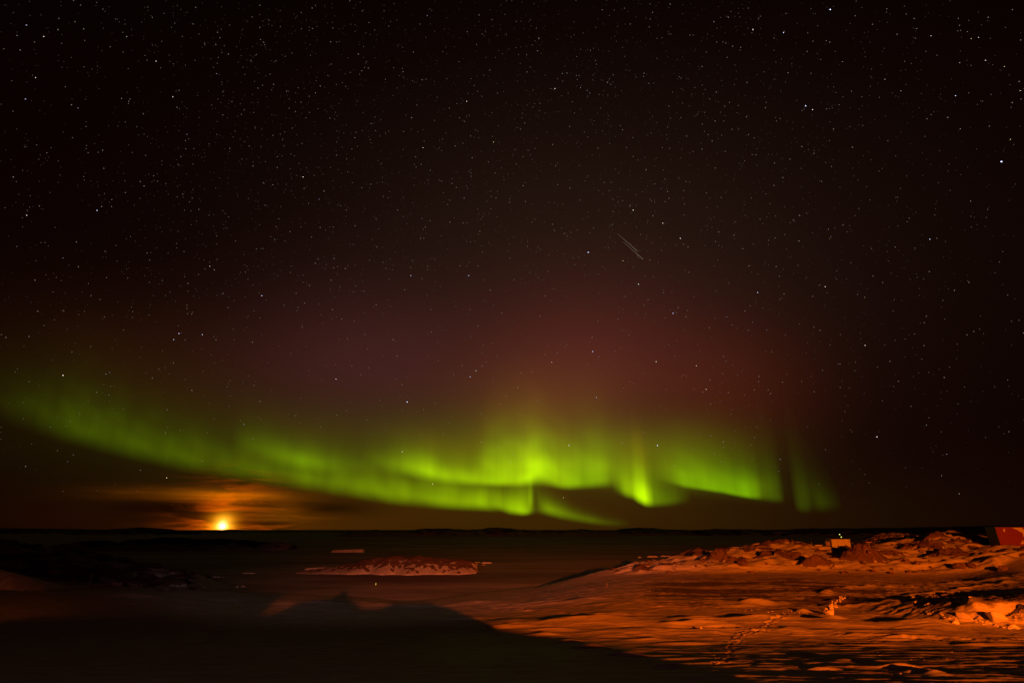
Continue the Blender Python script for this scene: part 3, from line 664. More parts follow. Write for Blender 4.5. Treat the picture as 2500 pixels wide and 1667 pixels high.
def curtain(label, dist, knots, seed, ray=0.22, nu=260, nv=70, gain=1.4):
    """knots: (px, py of the lower edge, height scale in px, brightness, lower-edge softness px, cool tint)"""
    k = np.array(knots, float)
    pxs = np.linspace(k[0, 0], k[-1, 0], nu)
    def sm(col):
        v = np.interp(pxs, k[:, 0], k[:, col])
        w = max(2, nu // 90); ker = np.exp(-0.5 * (np.arange(-3 * w, 3 * w + 1) / w) ** 2); ker /= ker.sum()
        return np.convolve(np.pad(v, 3 * w, mode='edge'), ker, 'valid')
    py, hs, br, so, co = sm(1), sm(2), sm(3), sm(4), sm(5)
    rays = 1 + ray * (1.3 * perlin(pxs / 70.0, np.zeros(nu) + 1.7 * seed, seed + 9) + 0.7 * perlin(pxs / 26.0, np.zeros(nu) + seed, seed) + 0.30 * perlin(pxs / 11.0, np.zeros(nu) + 3.3 * seed, seed + 4))
    fold = 1 + 0.05 * np.sin(pxs / 60.0 + seed) + 0.03 * np.sin(pxs / 21.0 + 2 * seed)
    vv = np.linspace(0, 1, nv) ** 1.6
    X = np.zeros((nv, nu)); Yq = X.copy(); Zq = X.copy(); G = X.copy(); Rr = X.copy(); C = X.copy()
    for j in range(nu):
        D = dist * fold[j]
        base = at(pxs[j], py[j] + 1.2 * so[j], D)
        mpp = D / F / 0.95                       # metres per photo pixel
        hs[j] *= 1.38
        h = (-1.2 * so[j]) + vv * (1.2 * so[j] + 5.0 * hs[j])    # px above the lower edge
        X[:, j] = base.x; Yq[:, j] = base.y; Zq[:, j] = base.z + (h + 1.2 * so[j]) * mpp
        patch = 1 + 1.6 * ray * perlin(np.full(nv, pxs[j] / 48.0 + seed), h / 34.0 + pxs[j] / 160.0, seed + 31)
        low = sst(h, -1.2 * so[j], 1.2 * so[j])
        q = np.maximum(h, 0) / hs[j]
        up = 0.72 / (1 + (q / 0.95) ** 3.2) + 0.28 * np.exp(-q * 0.95)
        up = up * (1 - sst(q, 2.6, 5.0))
        G[:, j] = gain * br[j] * rays[j] * low * up * patch
        Rr[:, j] = np.clip(q / 4.6, 0, 1); C[:, j] = co[j]
    G = np.maximum(G, 0)
    o = grid_obj('aurora_curtain', X, Yq, Zq, M_aur, {'glow': G, 'rise': Rr, 'warm': C}, keep=(G > 0.0008))
    tag(o, label, 'aurora'); o.visible_shadow = True
    return o
curtain('long dim green aurora arc rising to the left above the moon', 7000,
        [(-260,930,60,0.0,30,0),(-60,985,60,0.004,30,0),(40,1018,55,0.014,28,.1),(140,1056,62,0.036,24,.1),(230,1082,55,0.048,22,.1),(330,1108,48,0.056,20,.1),(430,1133,44,0.056,18,.1),
         (540,1152,40,0.062,18,.1),(650,1170,38,0.075,18,.1),(760,1187,36,0.12,16,.15),(860,1204,36,0.15,15,.1),(960,1221,36,0.19,14,.05),(1060,1231,32,0.24,13,0),(1130,1237,30,0.29,11,0),(1180,1240,28,0.36,10,0),(1205,1242,26,0.16,10,0),(1225,1244,24,0.0,10,0)], 3, 0.15)
curtain('small green aurora patch above and right of the moon', 6400,
        [(560,1092,40,0.0,20,.2),(620,1108,30,0.05,18,.2),(680,1124,24,0.10,16,.25),(735,1138,22,0.15,15,.25),(775,1143,24,0.10,15,.15),(830,1146,26,0.04,15,.1),(920,1150,26,0.0,14,0)], 5, 0.1)
curtain('broad bright yellow-green aurora curtain in the middle of the sky', 6000,
        [(880,1138,22,0.0,18,0),(940,1143,22,0.07,16,0),(1000,1154,24,0.24,14,0),(1050,1166,24,0.40,13,0),(1085,1173,22,0.34,12,0),(1125,1178,21,0.27,10,0),(1150,1180,23,0.25,9,0),(1168,1181,32,0.28,8,0),(1190,1182,44,0.32,8,0),
         (1225,1183,50,0.33,8,0),(1265,1183,50,0.40,9,0),(1290,1178,48,0.50,12,0),(1312,1172,46,0.58,16,0),(1340,1178,46,0.40,12,0),(1370,1188,44,0.44,8,0),(1392,1190,42,0.34,8,.1),(1425,1187,46,0.25,9,.3),(1462,1184,48,0.25,10,.25),(1480,1182,46,0.17,11,.2),(1505,1180,42,0.07,14,.1),(1545,1178,40,0.0,14,0)], 7, 0.16)
curtain('faint wide olive aurora veil behind the bright curtains', 7600,
        [(860,1120,46,0.0,30,0),(980,1135,46,0.035,30,0),(1100,1150,48,0.06,28,0),(1250,1160,54,0.07,28,0),(1400,1165,56,0.075,28,0),(1500,1172,56,0.085,28,0),(1620,1180,52,0.075,28,0),(1750,1196,50,0.06,26,.1),(1860,1210,48,0.04,24,.1),(1905,1216,46,0.012,22,.1),(1940,1220,46,0.002,20,.1),(1975,1222,46,0.014,22,.1),(2050,1230,40,0.0,22,0)], 21, 0.1, gain=1.0)
curtain('low hook of green aurora hanging under the bright central curtain', 6700,
        [(1195,1236,22,0.0,8,0),(1215,1240,24,0.18,8,0),(1245,1250,26,0.34,8,0),(1275,1254,28,0.40,7,0),(1288,1254,30,0.32,6,0),(1297,1252,40,0.10,6,0),(1310,1250,40,0.03,6,0),(1322,1250,20,0.12,8,0),(1340,1253,16,0.22,9,0),(1370,1261,14,0.15,9,0),
         (1400,1268,11,0.11,8,0),(1440,1275,9,0.08,7,0),(1480,1281,8,0.04,6,0),(1540,1284,7,0.0,6,0)], 9, 0.1)
curtain('thin pale aurora ray dropping below the central curtain', 6550,
        [(1288,1240,30,0.0,16,0),(1296,1242,32,0.16,16,0),(1304,1240,30,0.0,16,0)], 10, 0.0, 30)
curtain('brilliant narrow yellow-green aurora ray right of centre', 6300,
        [(1496,1195,30,0.0,10,0),(1512,1200,30,0.10,10,.1),(1528,1207,28,0.30,10,0),(1545,1212,32,0.34,9,0),(1558,1220,36,0.66,10,0),(1575,1228,34,0.80,10,0),(1588,1231,30,0.40,9,0),(1598,1232,34,0.17,8,.3),(1630,1231,26,0.10,8,.3),(1660,1227,24,0.04,8,.2),(1690,1222,24,0.0,8,0)], 12, 0.08)
curtain('wedge of green aurora with a sharp slanting lower edge at right', 6900,
        [(1600,1166,34,0.0,8,.2),(1640,1178,34,0.09,7,.25),(1670,1187,34,0.24,6,.5),(1720,1195,34,0.27,5,.5),(1765,1202,34,0.24,5,.55),(1800,1209,32,0.25,5,.6),(1828,1214,30,0.36,5,.6),(1848,1216,30,0.22,6,.5),(1862,1217,34,0.07,7,.3),(1885,1221,46,0.055,8,.2),(1905,1222,46,0.04,8,.2),(1918,1222,44,0.0,8,0)], 14, 0.12)
curtain('thin dim green aurora ray leaning at the far right', 6600,
        [(1940,1240,60,0.0,9,.2),(1958,1246,56,0.045,9,.25),(1972,1246,52,0.04,10,.25),(1988,1243,44,0.014,10,.3),(2010,1242,26,0.040,12,.5),(2030,1241,24,0.022,12,.5),(2060,1240,22,0.0,12,.3)], 16, 0.05, gain=0.95)

# ------------------------------------------------------------------ moon
M_moon = glow_mat('moon_glow', (1.0, 0.82, 0.45), 6.0)
bm = bmesh.new(); bmesh.ops.create_icosphere(bm, subdivisions=4, radius=50)
mo = bm_obj('moon', bm, M_moon, None, True); mo.location = at(543, 1284, 16000)
tag(mo, 'blazing orange white moon rising on the horizon', 'moon')

# ------------------------------------------------------------------ stars
def star_mat(name, c, s): return glow_mat(name, c, s, 'NONE')
SR = 9500.0
BRIGHT = [(2445,395,3.2,2),(2027,24,2.4,2),(1838,73,1.6,0),(1967,259,2.0,2),(1984,268,1.6,0),(1913,80,1.5,2),(994,981,2.2,2),(1605,1087,2.0,2),(1389,1087,1.5,0),(1056,1181,1.7,1),
          (154,916,1.8,0),(740,432,1.5,0),(237,514,1.5,2),(65,526,1.3,0),(1436,616,2.0,2),(1447,858,1.7,2),(1148,920,1.5,2),(1643,765,1.6,2),(1850,714,1.6,2),(2015,700,1.5,0),(2270,584,1.4,2),
          (2141,1066,1.7,0),(2112,843,1.5,0),(1602,883,1.5,0),(1700,893,1.4,0),(1724,950,1.4,0),(1347,884,1.4,0),(1456,970,1.3,2),(1162,905,1.3,0),(407,1166,1.6,1),(982,1102,1.4,0),(1376,1214,1.3,1),
          (512,650,1.2,0),(639,722,1.4,2),(494,817,1.4,2),(424,829,1.3,2),(437,814,1.3,2),(820,925,1.4,2),(1003,673,1.4,2),(1144,673,1.3,2),(1521,637,1.5,1),(1559,694,1.6,0),(1618,545,1.5,0),
          (1661,582,1.6,0),(1546,513,1.5,0),(1205,347,1.3,1),(1139,248,1.3,0),(1033,361,1.3,0),(1355,217,1.4,0),(422,237,1.3,0),(381,150,1.2,0),(107,90,1.3,0),(87,190,1.2,0),(64,62,1.0,2),(62,242,1.0,2),
          (2406,148,1.2,0),(2452,163,1.2,1),(2491,222,1.3,1),(2467,341,1.2,1),(2333,234,1.3,2),(2389,92,1.0,0),(2371,95,1.1,1),(2273,88,1.0,0)]
mats_star = [star_mat('star_white', (1.0, 0.90, 0.80), 2.6), star_mat('star_amber', (1.0, 0.72, 0.36), 2.2), star_mat('star_blue', (0.62, 0.66, 1.0), 3.6)]
mats_dim = [star_mat('star_white_dim', (1.0, 0.88, 0.76), 0.48), star_mat('star_amber_dim', (1.0, 0.74, 0.42), 0.42), star_mat('star_blue_dim', (0.70, 0.72, 1.0), 0.5)]
def star_mesh(mat):
    me = bpy.data.meshes.new('star'); bm = bmesh.new(); bmesh.ops.create_icosphere(bm, subdivisions=1, radius=1.0)
    bm.to_mesh(me); bm.free(); me.materials.append(mat); return me
sm_b = [star_mesh(m) for m in mats_star]; sm_d = [star_mesh(m) for m in mats_dim]
px_m = SR / F                                   # metres per photo px at the stars
def star_dir(px, py): 
    v = at(px, py, 1.0) - Vector((0, 0, H)); return v.normalized()
for i, (px, py, mag, c) in enumerate(BRIGHT):
    o = bpy.data.objects.new('star', sm_b[c]); COL.objects.link(o)
    o.location = Vector((0, 0, H)) + star_dir(px, py) * SR
    s = 0.37 * mag * px_m; o.scale = (s * 1.25, s, s * 0.9)
    if i == 0: tag(o, 'brightest blue-white star, near the right edge of the sky', 'star')
    else: tag(o, ('bright white star standing out in the dark sky', 'bright amber star standing out in the dark sky', 'bright blue-white star among fainter stars')[c], 'star', ('bright white stars', 'bright amber stars', 'bright blue stars')[c])
def star_density(px, py):
    d = 0.35 + 0.9 * math.exp(-((px - 1150) / 800) ** 2 - ((py - 420) / 420) ** 2)
    if py > 1000: d *= max(0.05, 1 - (py - 1000) / 230)
    d *= (0.55 + 0.45 * min(1, max(0, (2500 - px) / 500))) * (0.6 + 0.4 * min(1, max(0, px / 600)))
    return d
n_ind = 0
while n_ind < 170:
    px, py = random.uniform(-30, 2530), random.uniform(-20, 1230)
    if random.random() > star_density(px, py): continue
    c = random.choices((0, 1, 2), (0.7, 0.15, 0.15))[0]
    o = bpy.data.objects.new('star', sm_d[c]); COL.objects.link(o)
    o.location = Vector((0, 0, H)) + star_dir(px, py) * SR
    s = random.uniform(0.42, 0.68) * px_m; o.scale = (s * 1.25, s, s * 0.85)
    tag(o, 'small %s star %s' % (('white', 'amber', 'blue-white')[c], 'low in the red glow over the aurora' if py > 760 else 'high in the dark left of the sky' if px < 833 else 'high in the dark right of the sky' if px > 1667 else 'high in the brownish middle of the sky'), 'star', 'small faint stars'); n_ind += 1
# the uncounted rest
M_dust, t, b = new_mat('star_dust'); t.nodes.remove(b)
em = t.nodes.new('ShaderNodeEmission'); em.inputs[0].default_value = (1, 0.86, 0.74, 1)
t.links.new(attr(t, 'glow').s, em.inputs[1]); t.links.new(em.outputs[0], t.nodes['Material Output'].inputs[0])
try: M_dust.cycles.emission_sampling = 'NONE'
except Exception: pass
oc = np.array([(1,0,0),(-1,0,0),(0,1,0),(0,-1,0),(0,0,1),(0,0,-1)], float)
of = np.array([(0,2,4),(2,1,4),(1,3,4),(3,0,4),(2,0,5),(1,2,5),(3,1,5),(0,3,5)])
cs, fs, gl = [], [], []; n = 0
while n < 8500:
    px, py = random.uniform(-500, 3000), random.uniform(-500, 1240)
    if random.random() > star_density(min(2500, px), py): continue
    p0 = Vector((0, 0, H)) + star_dir(px, py) * (SR * 1.01)
    r_ = px_m * random.uniform(0.55, 0.95)
    cs.append(np.array(p0) + oc * r_); fs.append(of + 6 * n); gl.append(np.full(6, 0.035 + 0.32 * random.random() ** 4)); n += 1
so = link('stars', raw_mesh('stars', np.concatenate(cs), np.concatenate(fs), {'glow': np.concatenate(gl)}, False), M_dust)
tag(so, 'countless faint pinprick stars', 'stars', kind='stuff')

# two short meteor streaks
M_met = glow_mat('meteor_glow', (1.0, 0.72, 0.55), 0.12, 'NONE')
for (a, b2), lab in (((( 1507,570), (1557,614)), 'upper and shorter of two parallel pale meteor streaks'), (((1521,590), (1570,633)), 'lower and brighter of two parallel pale meteor streaks')):
    c0 = Vector((0, 0, H)) + star_dir(*a) * 9000; c1 = Vector((0, 0, H)) + star_dir(*b2) * 9000
    o = tube('meteor_streak', M_met, None, c0, c1, 1.5, 5.0, 6); tag(o, lab, 'meteor')

# ------------------------------------------------------------------ iceberg and loose ice on the sea ice
def berg(name, px0, px1, base_py, top_py0, top_py1, label, depth=6.0, group=None, cat='iceberg', n=24):
    y = -H / slope(base_py); x0, x1 = tpx(px0, base_py) * y, tpx(px1, base_py) * y
    bm = bmesh.new(); L = x1 - x0
    xs = np.linspace(0, 1, n); tops, bots = [], []
    rr = random.Random(px0)
    hh = [(H + slope(top_py0 + (top_py1 - top_py0) * u) * y) * (1 + rr.uniform(-.06, .06)) for u in xs]
    hh[0] *= 0.25; hh[-1] *= 0.55
    rings = []
    for u, h in zip(xs, hh):
        jx = rr.uniform(-.1, .1) * depth
        x = x0 + L * u
        rings.append([bm.verts.new((x, y + jx, -0.3)), bm.verts.new((x, y + jx + 0.06 * h, h * 0.94)), bm.verts.new((x, y + jx + 0.3 * h, h)), bm.verts.new((x, y + depth, h * 1.02)), bm.verts.new((x, y + depth + .3, -0.3))])
    for a, b_ in zip(rings[:-1], rings[1:]):
        for k in range(4): bm.faces.new((a[k], b_[k], b_[k + 1], a[k + 1]))
    for r_ in (rings[0], rings[-1]): bm.faces.new(r_)
    o = bm_obj(name, bm, M_berg)
    return tag(o, label, cat, group)
berg('iceberg', 808, 887, 1348, 1342.5, 1339.5, 'flat-topped pale iceberg standing alone on the bay behind the island')
berg('iceberg', 742, 790, 1392.0, 1387, 1384, 'ragged pale ice cliff at the left tip of the island', 5, None, 'ice cliff')
for k, (a, b_, py, dt) in enumerate([(1176,1201,1375,3.5),(1158,1172,1373,2),(1176,1186,1379,1.5),(1120,1128,1392,2),(1090,1112,1393,1.5),(1558,1566,1361,2.5),(1580,1606,1360,4),(1612,1640,1358.5,3),(983,990,1397,2),(668,684,1325,6.5),(450,600,1334,4.5),(1150,1166,1380,5),(500,540,1409,3),(590,620,1400,3)]):
    berg('ice_slab', a, b_, py, py - dt, py - dt * 0.8, 'small ragged ice slab frozen into the bay ice', 3, 'ice slabs in the bay', 'ice slab', 9)

# ------------------------------------------------------------------ boulders on the outcrops
boulders = [rock_mesh('boulder', 100 + i, 1, 1, 1, 18) for i in range(9)]
for me in boulders: me.materials.append(M_rock)
def put(me, name, p, s, rz, label, cat, group=None, sink=0.0):
    o = bpy.data.objects.new(name, me); COL.objects.link(o)
    o.location = (p[0], p[1], p[2] - sink); o.scale = s; o.rotation_euler = (random.uniform(-.2, .2), random.uniform(-.2, .2), rz)
    return tag(o, label, cat, group)
cnt = 0
while cnt < 75:
    px = random.uniform(1560, 2440); py = random.uniform(1310, 1402)
    p = hit(px, py, False)
    if p.y < 180 or p.y > 262 or p.z < 4: continue
    s = random.choice((0.5, 0.6, 0.8, 0.8, 1.0, 1.4))
    put(random.choice(boulders), 'boulder', (p.x, p.y, gz(p.x, p.y)), (s * random.uniform(.9, 1.5), s * random.uniform(.8, 1.2), s * random.uniform(.6, .9)), random.uniform(0, 6.28),
        ('small brown boulder on the left shoulder of the hill, left of the huts' if px < 1985 else 'small brown boulder on the broad rock dome below the cream hut' if px < 2200 else 'small brown boulder among the snow strips of the right crest'), 'boulder', 'boulders on the hillside', 0.12); cnt += 1
for (px, py, w, h, lab) in [(1815,1380,3.2,2.0,'squat pale-capped boulder at the left foot of the hill'),(2345,1386,3.2,1.8,'dark split boulder at the foot of the hill under its highest crest'),
                            (2450,1392,2.4,1.4,'black boulder in the snow slope below the red building'),(2375,1385,2.6,1.6,'angular brown boulder beside the dark split boulder')]:
    p = hit(px, py, False)
    put(rock_mesh('boulder', px, 1, 1, 1, 22), 'boulder', (p.x, p.y, gz(p.x, p.y)), (w, w * .8, h), 0.4, lab, 'boulder').data.materials.append(M_rock)

# ------------------------------------------------------------------ snow blocks thrown up by the plough
blocks = [rock_mesh('snow_block', 300 + i, 1, 1, 1, 14, 0.05) for i in range(8)]
for me in blocks: me.materials.append(M_snow)
def block(px, py, w, h, label, group=None):
    p = hit(px, py, False)
    put(random.choice(blocks), 'snow_block', (p.x, p.y, gz(p.x, p.y)), (w, w * random.uniform(.7, 1.0), h), random.uniform(0, 6.28), label, 'snow block', group, 0.06)
for (px, py, w, h, lab) in [(2028,1501,1.25,1.05,'lone upright snow block in front of the heaped snow blocks'),(2358,1513,1.9,1.2,'big square snow block left of its twin near the cut bank'),(2432,1515,2.2,1.4,'biggest square snow block, just below the cut snow bank'),
                            (2336,1522,.9,.6,'single rounded snow block on the edge of the dark ploughed strip'),(1713,1533,.45,.4,'tiny snow lump on the long pale drift'),(2478,1532,1.2,.6,'snow block at the right edge of the dark ploughed strip')]:
    block(px, py, w, h, lab)
for k in range(34):
    a = random.random()
    block(2016 + 44 * a + random.uniform(-8, 8), 1493 - 36 * a + random.uniform(-5, 6), random.uniform(.25, .65), random.uniform(.2, .5), 'snow block in the bright heap beside the footpath', 'heaped snow blocks')
for k in range(46):
    a = random.random()
    block(2250 + 240 * a, 1491 + 44 * a + random.uniform(-3, 5), random.uniform(.2, .6), random.uniform(.12, .32), 'snow lump along the edge of the ploughed strip', 'snow lumps along the ploughed strip')
for k in range(26):
    a = random.random()
    block(1790 + 190 * a, 1486 + 9 * a + random.uniform(-2, 4), random.uniform(.12, .34), random.uniform(.1, .2), 'snow crumb at the foot of the small pale drift', 'snow crumbs by the drift')
for k in range(40):
    a = random.random(); w = random.choice((0, 1, 2))
    block(2195 + 30 * w + 150 * a, 1469 + 5 * w - 26 * a ** .6 + random.uniform(-2, 2), random.uniform(.18, .5), random.uniform(.12, .3), 'snow lump on a curved plough ridge', 'snow lumps on the plough ridges')
for k in range(30):
    block(random.uniform(2140, 2330), random.uniform(1586, 1612) if k % 3 else random.uniform(1620, 1660), random.uniform(.07, .18), random.uniform(.05, .12), 'snow crumb scattered on the dark foreground', 'scattered snow crumbs')

for k in range(26):
    block(random.uniform(575, 745), random.uniform(1424, 1440), random.uniform(.7, 2.2), random.uniform(.35, .9), 'rounded ice lump piled along the dark shore at left', 'shore ice lumps')
# ------------------------------------------------------------------ footprints
def print_mesh(seed):
    r = random.Random(seed); n = 11; bm = bmesh.new(); loops = []
    for rad, z in ((0.34, -0.05), (0.25, 0.10), (0.17, 0.09), (0.11, -0.05)):
        loops.append([bm.verts.new((math.cos(a) * rad * r.uniform(.8, 1.25), math.sin(a) * rad * 1.25 * r.uniform(.8, 1.25), z + (r.uniform(-.05, .07) if z > 0 else 0))) for a in [2 * math.pi * i / n for i in range(n)]])
    for a, b_ in zip(loops[:-1], loops[1:]):
        for i in range(n): bm.faces.new((a[i], a[(i + 1) % n], b_[(i + 1) % n], b_[i]))
    bmesh.ops.recalc_face_normals(bm, faces=bm.faces)
    me = bpy.data.meshes.new('footprint'); bm.to_mesh(me); bm.free(); me.materials.append(M_snow); return me
prints = [print_mesh(i) for i in range(7)]
for p in print_pts:
    lab = ('deep footprint in the near double file of the trail' if p.y < 60 else 'footprint where the trail crosses the dark track lines' if p.y < 86 else 'footprint at the far end of the trail below the snow heap')
    put(random.choice(prints), 'footprint', (p.x, p.y, gz(p.x, p.y) + p.w), (random.uniform(.5, .75) * min(1, .3 + .7 * p.y / 75),) * 2 + (random.uniform(.3, .6) * min(1, .3 + .7 * p.y / 75),), random.uniform(-.8, .2), lab, 'footprint', 'footprints in the trail')

# ------------------------------------------------------------------ cut snow bank at the right edge
nb_u, nb_v = 150, 44
uu = np.linspace(0, 1, nb_u); vv = np.linspace(0, 1, nb_v)
foot0, foot1 = hit(2412, 1512, False), Vector((86.0, 84.0, 8.2))
U, V = np.meshgrid(uu, vv)
FX = foot0.x + (foot1.x - foot0.x) * U; FY = foot0.y + (foot1.y - foot0.y) * U
hgt_ = 2.7 * sst(U, -0.05, 0.45) * (0.85 + 0.5 * fbm(U * 9, U * 0 + 3, 5, 3)) + 0.25
groove = 1.5 * np.abs(perlin(U * 17, V * 0.8 + 2, 12)) + 0.45 * perlin(U * 40, V * 2.0, 13) + 0.35 * fbm(U * 30, V * 8, 14, 3)
back = np.where(V < 0.6, V / 0.6 * 1.1 - groove * np.sin(np.clip(V / 0.6, 0, 1) * math.pi) ** .5, 1.1 + (V - 0.6) / 0.4 * 6.0)
ZF = 8.0 + np.where(V < 0.6, hgt_ * np.sin(np.clip(V / 0.6, 0, 1) * math.pi / 2), hgt_ * (1 + 0.05 * (V - 0.6))) + 0.10 * fbm(U * 30, V * 8, 19, 3)
ZF[-1, :] -= 2.5; ZF[0, :] -= 0.5
ZF = ZF - 0.9 * sst(V, 0.6, 1.0) * (1 - sst(U, 0, .3))
bank = grid_obj('snow_bank', FX + 0.3 * back, FY + back, ZF, M_dirty)
tag(bank, 'tall cut snow bank with vertical grooves at the right edge', 'snow bank')

# low lit snow bank at the left edge
nu_, nv_ = 90, 30
U, V = np.meshgrid(np.linspace(0, 1, nu_), np.linspace(0, 1, nv_))
a0, a1 = at(-60, 1432, 118), at(112, 1436, 126)
hh = np.interp(U, [0, .35, .62, .82, .9, 1], [3.9, 2.6, 1.5, 0.7, 0.5, .1]) * (1 + .08 * perlin(U * 14, V * 2, 3))
S = np.sin(V * math.pi)
XL = a0.x + (a1.x - a0.x) * U; YL = a0.y + (a1.y - a0.y) * U + V * 9 + 0.4 * perlin(U * 10, V * 4, 8)
ZL = a0.z + (a1.z - a0.z) * U + hh * S ** 0.7 * 0.8 - 0.4 + 0.15 * fbm(U * 16, V * 5, 6, 3)
tag(grid_obj('snow_bank', XL, YL, ZL, M_snow), 'sloping snow bank glowing dull red at the left edge', 'snow bank')
p = hit(97, 1428, False)
o = put(rock_mesh('snow_block', 77, 1, 1, 1, 20, .05), 'snow_block', (p.x, p.y, gz(p.x, p.y)), (1.6, 1.4, 1.0), .3, 'orange-lit snow block beside the red snow bank at left', 'snow block'); o.data.materials.append(M_snow)

# ------------------------------------------------------------------ huts on the hill
def hut(px0, px1, base_py, top_py, y, depth, rz, wall_mat, label, panels, windows, flat=True):
    pa = at((px0 + px1) / 2, base_py, y)
    w = (tpx(px1, base_py) - tpx(px0, base_py)) * y; h = (slope(top_py) - slope(base_py)) * y
    r_ = empty('hut', pa, rz); tag(r_, label, 'hut')
    box('wall', M_grey, r_, -w/2 + .05, w/2 - .05, 0.05, depth - .05, 0.0, h - .02)
    for i in range(panels):
        x0 = -w/2 + w * i / panels; x1 = -w/2 + w * (i + 1) / panels
        box('wall_panel', wall_mat, r_, x0 + .035, x1 - .035, -0.03, 0.05, 0.0, h - .06, bevel=.01)
    for s in (-1, 1):
        box('side_wall', wall_mat, r_, min(s*(w/2 - .05), s*(w/2 + .03)), max(s*(w/2 - .05), s*(w/2 + .03)), 0.06, depth, 0, h - .06)
    ro = box('roof', M_snow, r_, -w/2 - .2, w/2 + .2, -0.2, depth + .2, h, h + .22, bevel=.05)
    for (u0, u1, v0, v1, nm) in windows:
        f = box(nm, M_dark, r_, -w/2 + w*u0, -w/2 + w*u1, -.07, -.032, h*v0, h*v1)
        box('pane' if nm == 'window' else 'door_leaf', M_glass, f, -w/2 + w*u0 + .06, -w/2 + w*u1 - .06, -.085, -.072, h*v0 + .06, h*v1 - .06)
    for s in (-1, 1):
        for d in (.4, depth - .4): box('stilt', M_dark, r_, s*(w/2 - .4) - .12, s*(w/2 - .4) + .12, d - .12, d + .12, -1.2, -.005)
    return r_, w, h
hA, wA, hAh = hut(2034, 2076, 1336, 1317, 264, 7.5, R(-10), M_cream, 'largest cream panelled hut in the saddle of the right hill', 3, [(.27,.37,.02,.22,'door'),(.70,.78,.18,.34,'window'),(.90,.95,.72,.84,'window')])
tube('antenna', M_dark, hA, (wA*-.1, 3, hAh + .2), (wA*-.1, 3, hAh + 2.9), .05, .03)
hB, wB, hBh = hut(1993, 2008.5, 1345, 1331, 246, 4.0, R(-10), M_grey, 'small low brown hut left of the cream hut', 2, [(.1,.45,.05,.4,'window')])
hC, wC, hCh = hut(2228, 2261, 1322, 1308.5, 262, 4.5, R(-12), M_grey, 'dull brown box hut near the crest right of the cream hut', 2, [(.05,.12,.6,.8,'window')])
# tank beside the cream hut
p = at(2024, 1336, 268)
tk = empty('fuel_tank', p); tag(tk, 'dark rounded fuel tank in the shade left of the cream hut', 'tank')
tube('tank_body', M_grey, tk, (-1.3, 0, 1.5), (1.3, 0, 1.5), 1.1, n=20)
for s in (-1, 1): box('cradle', M_dark, tk, s*.8 - .1, s*.8 + .1, -.8, .8, -.6, .75)
# poles
def pole(px0, py0, px1, py1, y, r0, mat, label, lean=True, base=None):
    a = at(px0, py0, y); b_ = at(px1, py1, y)
    o = tube('pole', mat, None, a - Vector((0, 0, .5)), b_, r0, r0 * .7); return tag(o, label, 'pole')
pole(1983.5, 1346, 1980.5, 1322, 243, .11, M_wood, 'tall pale wooden pole standing beside the small brown hut')
p = hit(216, 1441, False)
ph = at(216, 1441, p.y); o = tube('marker_cane', M_wood, None, ph - Vector((0, 0, .4)), ph + Vector((0.0, 0, 33 / F * p.y / .95)), .055, .04)
tag(o, 'thin leaning marker cane on the snow at far left', 'pole')
p = hit(917, 1434, True)
mk = empty('marker_lamp', p); tag(mk, 'tiny glowing marker lamp on a stake in the bay', 'lamp')
tube('stake', M_dark, mk, (0, 0, -.3), (0, 0, .9), .04)
M_mark = glow_mat('marker_glow', (1.0, 0.5, 0.06), 0.9)
tube('lamp_glass', M_mark, mk, (0, 0, .9), (0, 0, 1.6), .11, .09, 10); tube('lamp_cap', M_dark, mk, (0, 0, 1.6), (0, 0, 1.7), .2, .05, 10)
M_pt = glow_mat('mast_light', (0.9, 0.85, 0.15), 2.0)
for (px, py, lab) in [(2050, 1305, 'upper yellow mast light above the cream hut'), (2054, 1311.5, 'lower yellow mast light above the cream hut')]:
    q = at(px, py, 290); ms = empty('light_mast', (q.x, q.y, gz(q.x, q.y))); tag(ms, lab, 'light mast')
    tube('mast', M_dark, ms, (0, 0, -.5), (0, 0, q.z - ms.location.z), .07, .05)
    bm = bmesh.new(); bmesh.ops.create_icosphere(bm, subdivisions=2, radius=.2); o = bm_obj('lamp', bm, M_pt, ms, True); o.location = (0, 0, q.z - ms.location.z + .2)
# T shaped post
q = hit(2123, 1336, False); tp = empty('signpost', q); tag(tp, 'small T-shaped post on the hill right of the cream hut', 'post')
tube('post', M_wood, tp, (0, 0, -.3), (0, 0, 1.5), .06); box('crossbar', M_wood, tp, -1.0, 1.0, -.05, .05, 1.5, 1.65)
# row of drums behind the hill
dm = bpy.data.meshes.new('drum')
for k, px in enumerate((2125, 2130, 2136, 2141, 2151, 2158, 2181, 2186, 2197, 2202, 2206)):
    py = 1321 if px < 2170 else 1314 if px < 2190 else 1315
    q = at(px, py, 300 if px < 2170 else 306)
    zz = gz(q.x, q.y)
    e_ = empty('fuel_drum', (q.x, q.y, max(zz, q.z - .4))); tag(e_, 'pale upright fuel drum in the distant row behind the hill', 'drum', 'fuel drums in a row')
    tube('drum_body', M_drum, e_, (0, 0, -.1), (0, 0, 1.0), .3, n=12); tube('drum_lid', M_dark, e_, (0, 0, 1.001), (0, 0, 1.04), .28, n=12)
# stakes along the ridge at left of the hill and in the bay
for (px, py, h) in ((1780, 1336, 1.6), (1797, 1333, 1.2), (1335, 1430, .8), (1482, 1431, 1.0)):
    q = hit(px, py, False)
    o = tube('marker_cane', M_wood, None, q - Vector((0, 0, .3)), q + Vector((0, 0, h)), .05, .035)
    tag(o, 'short thin marker stake in the snow of the coast', 'pole', 'short marker stakes')

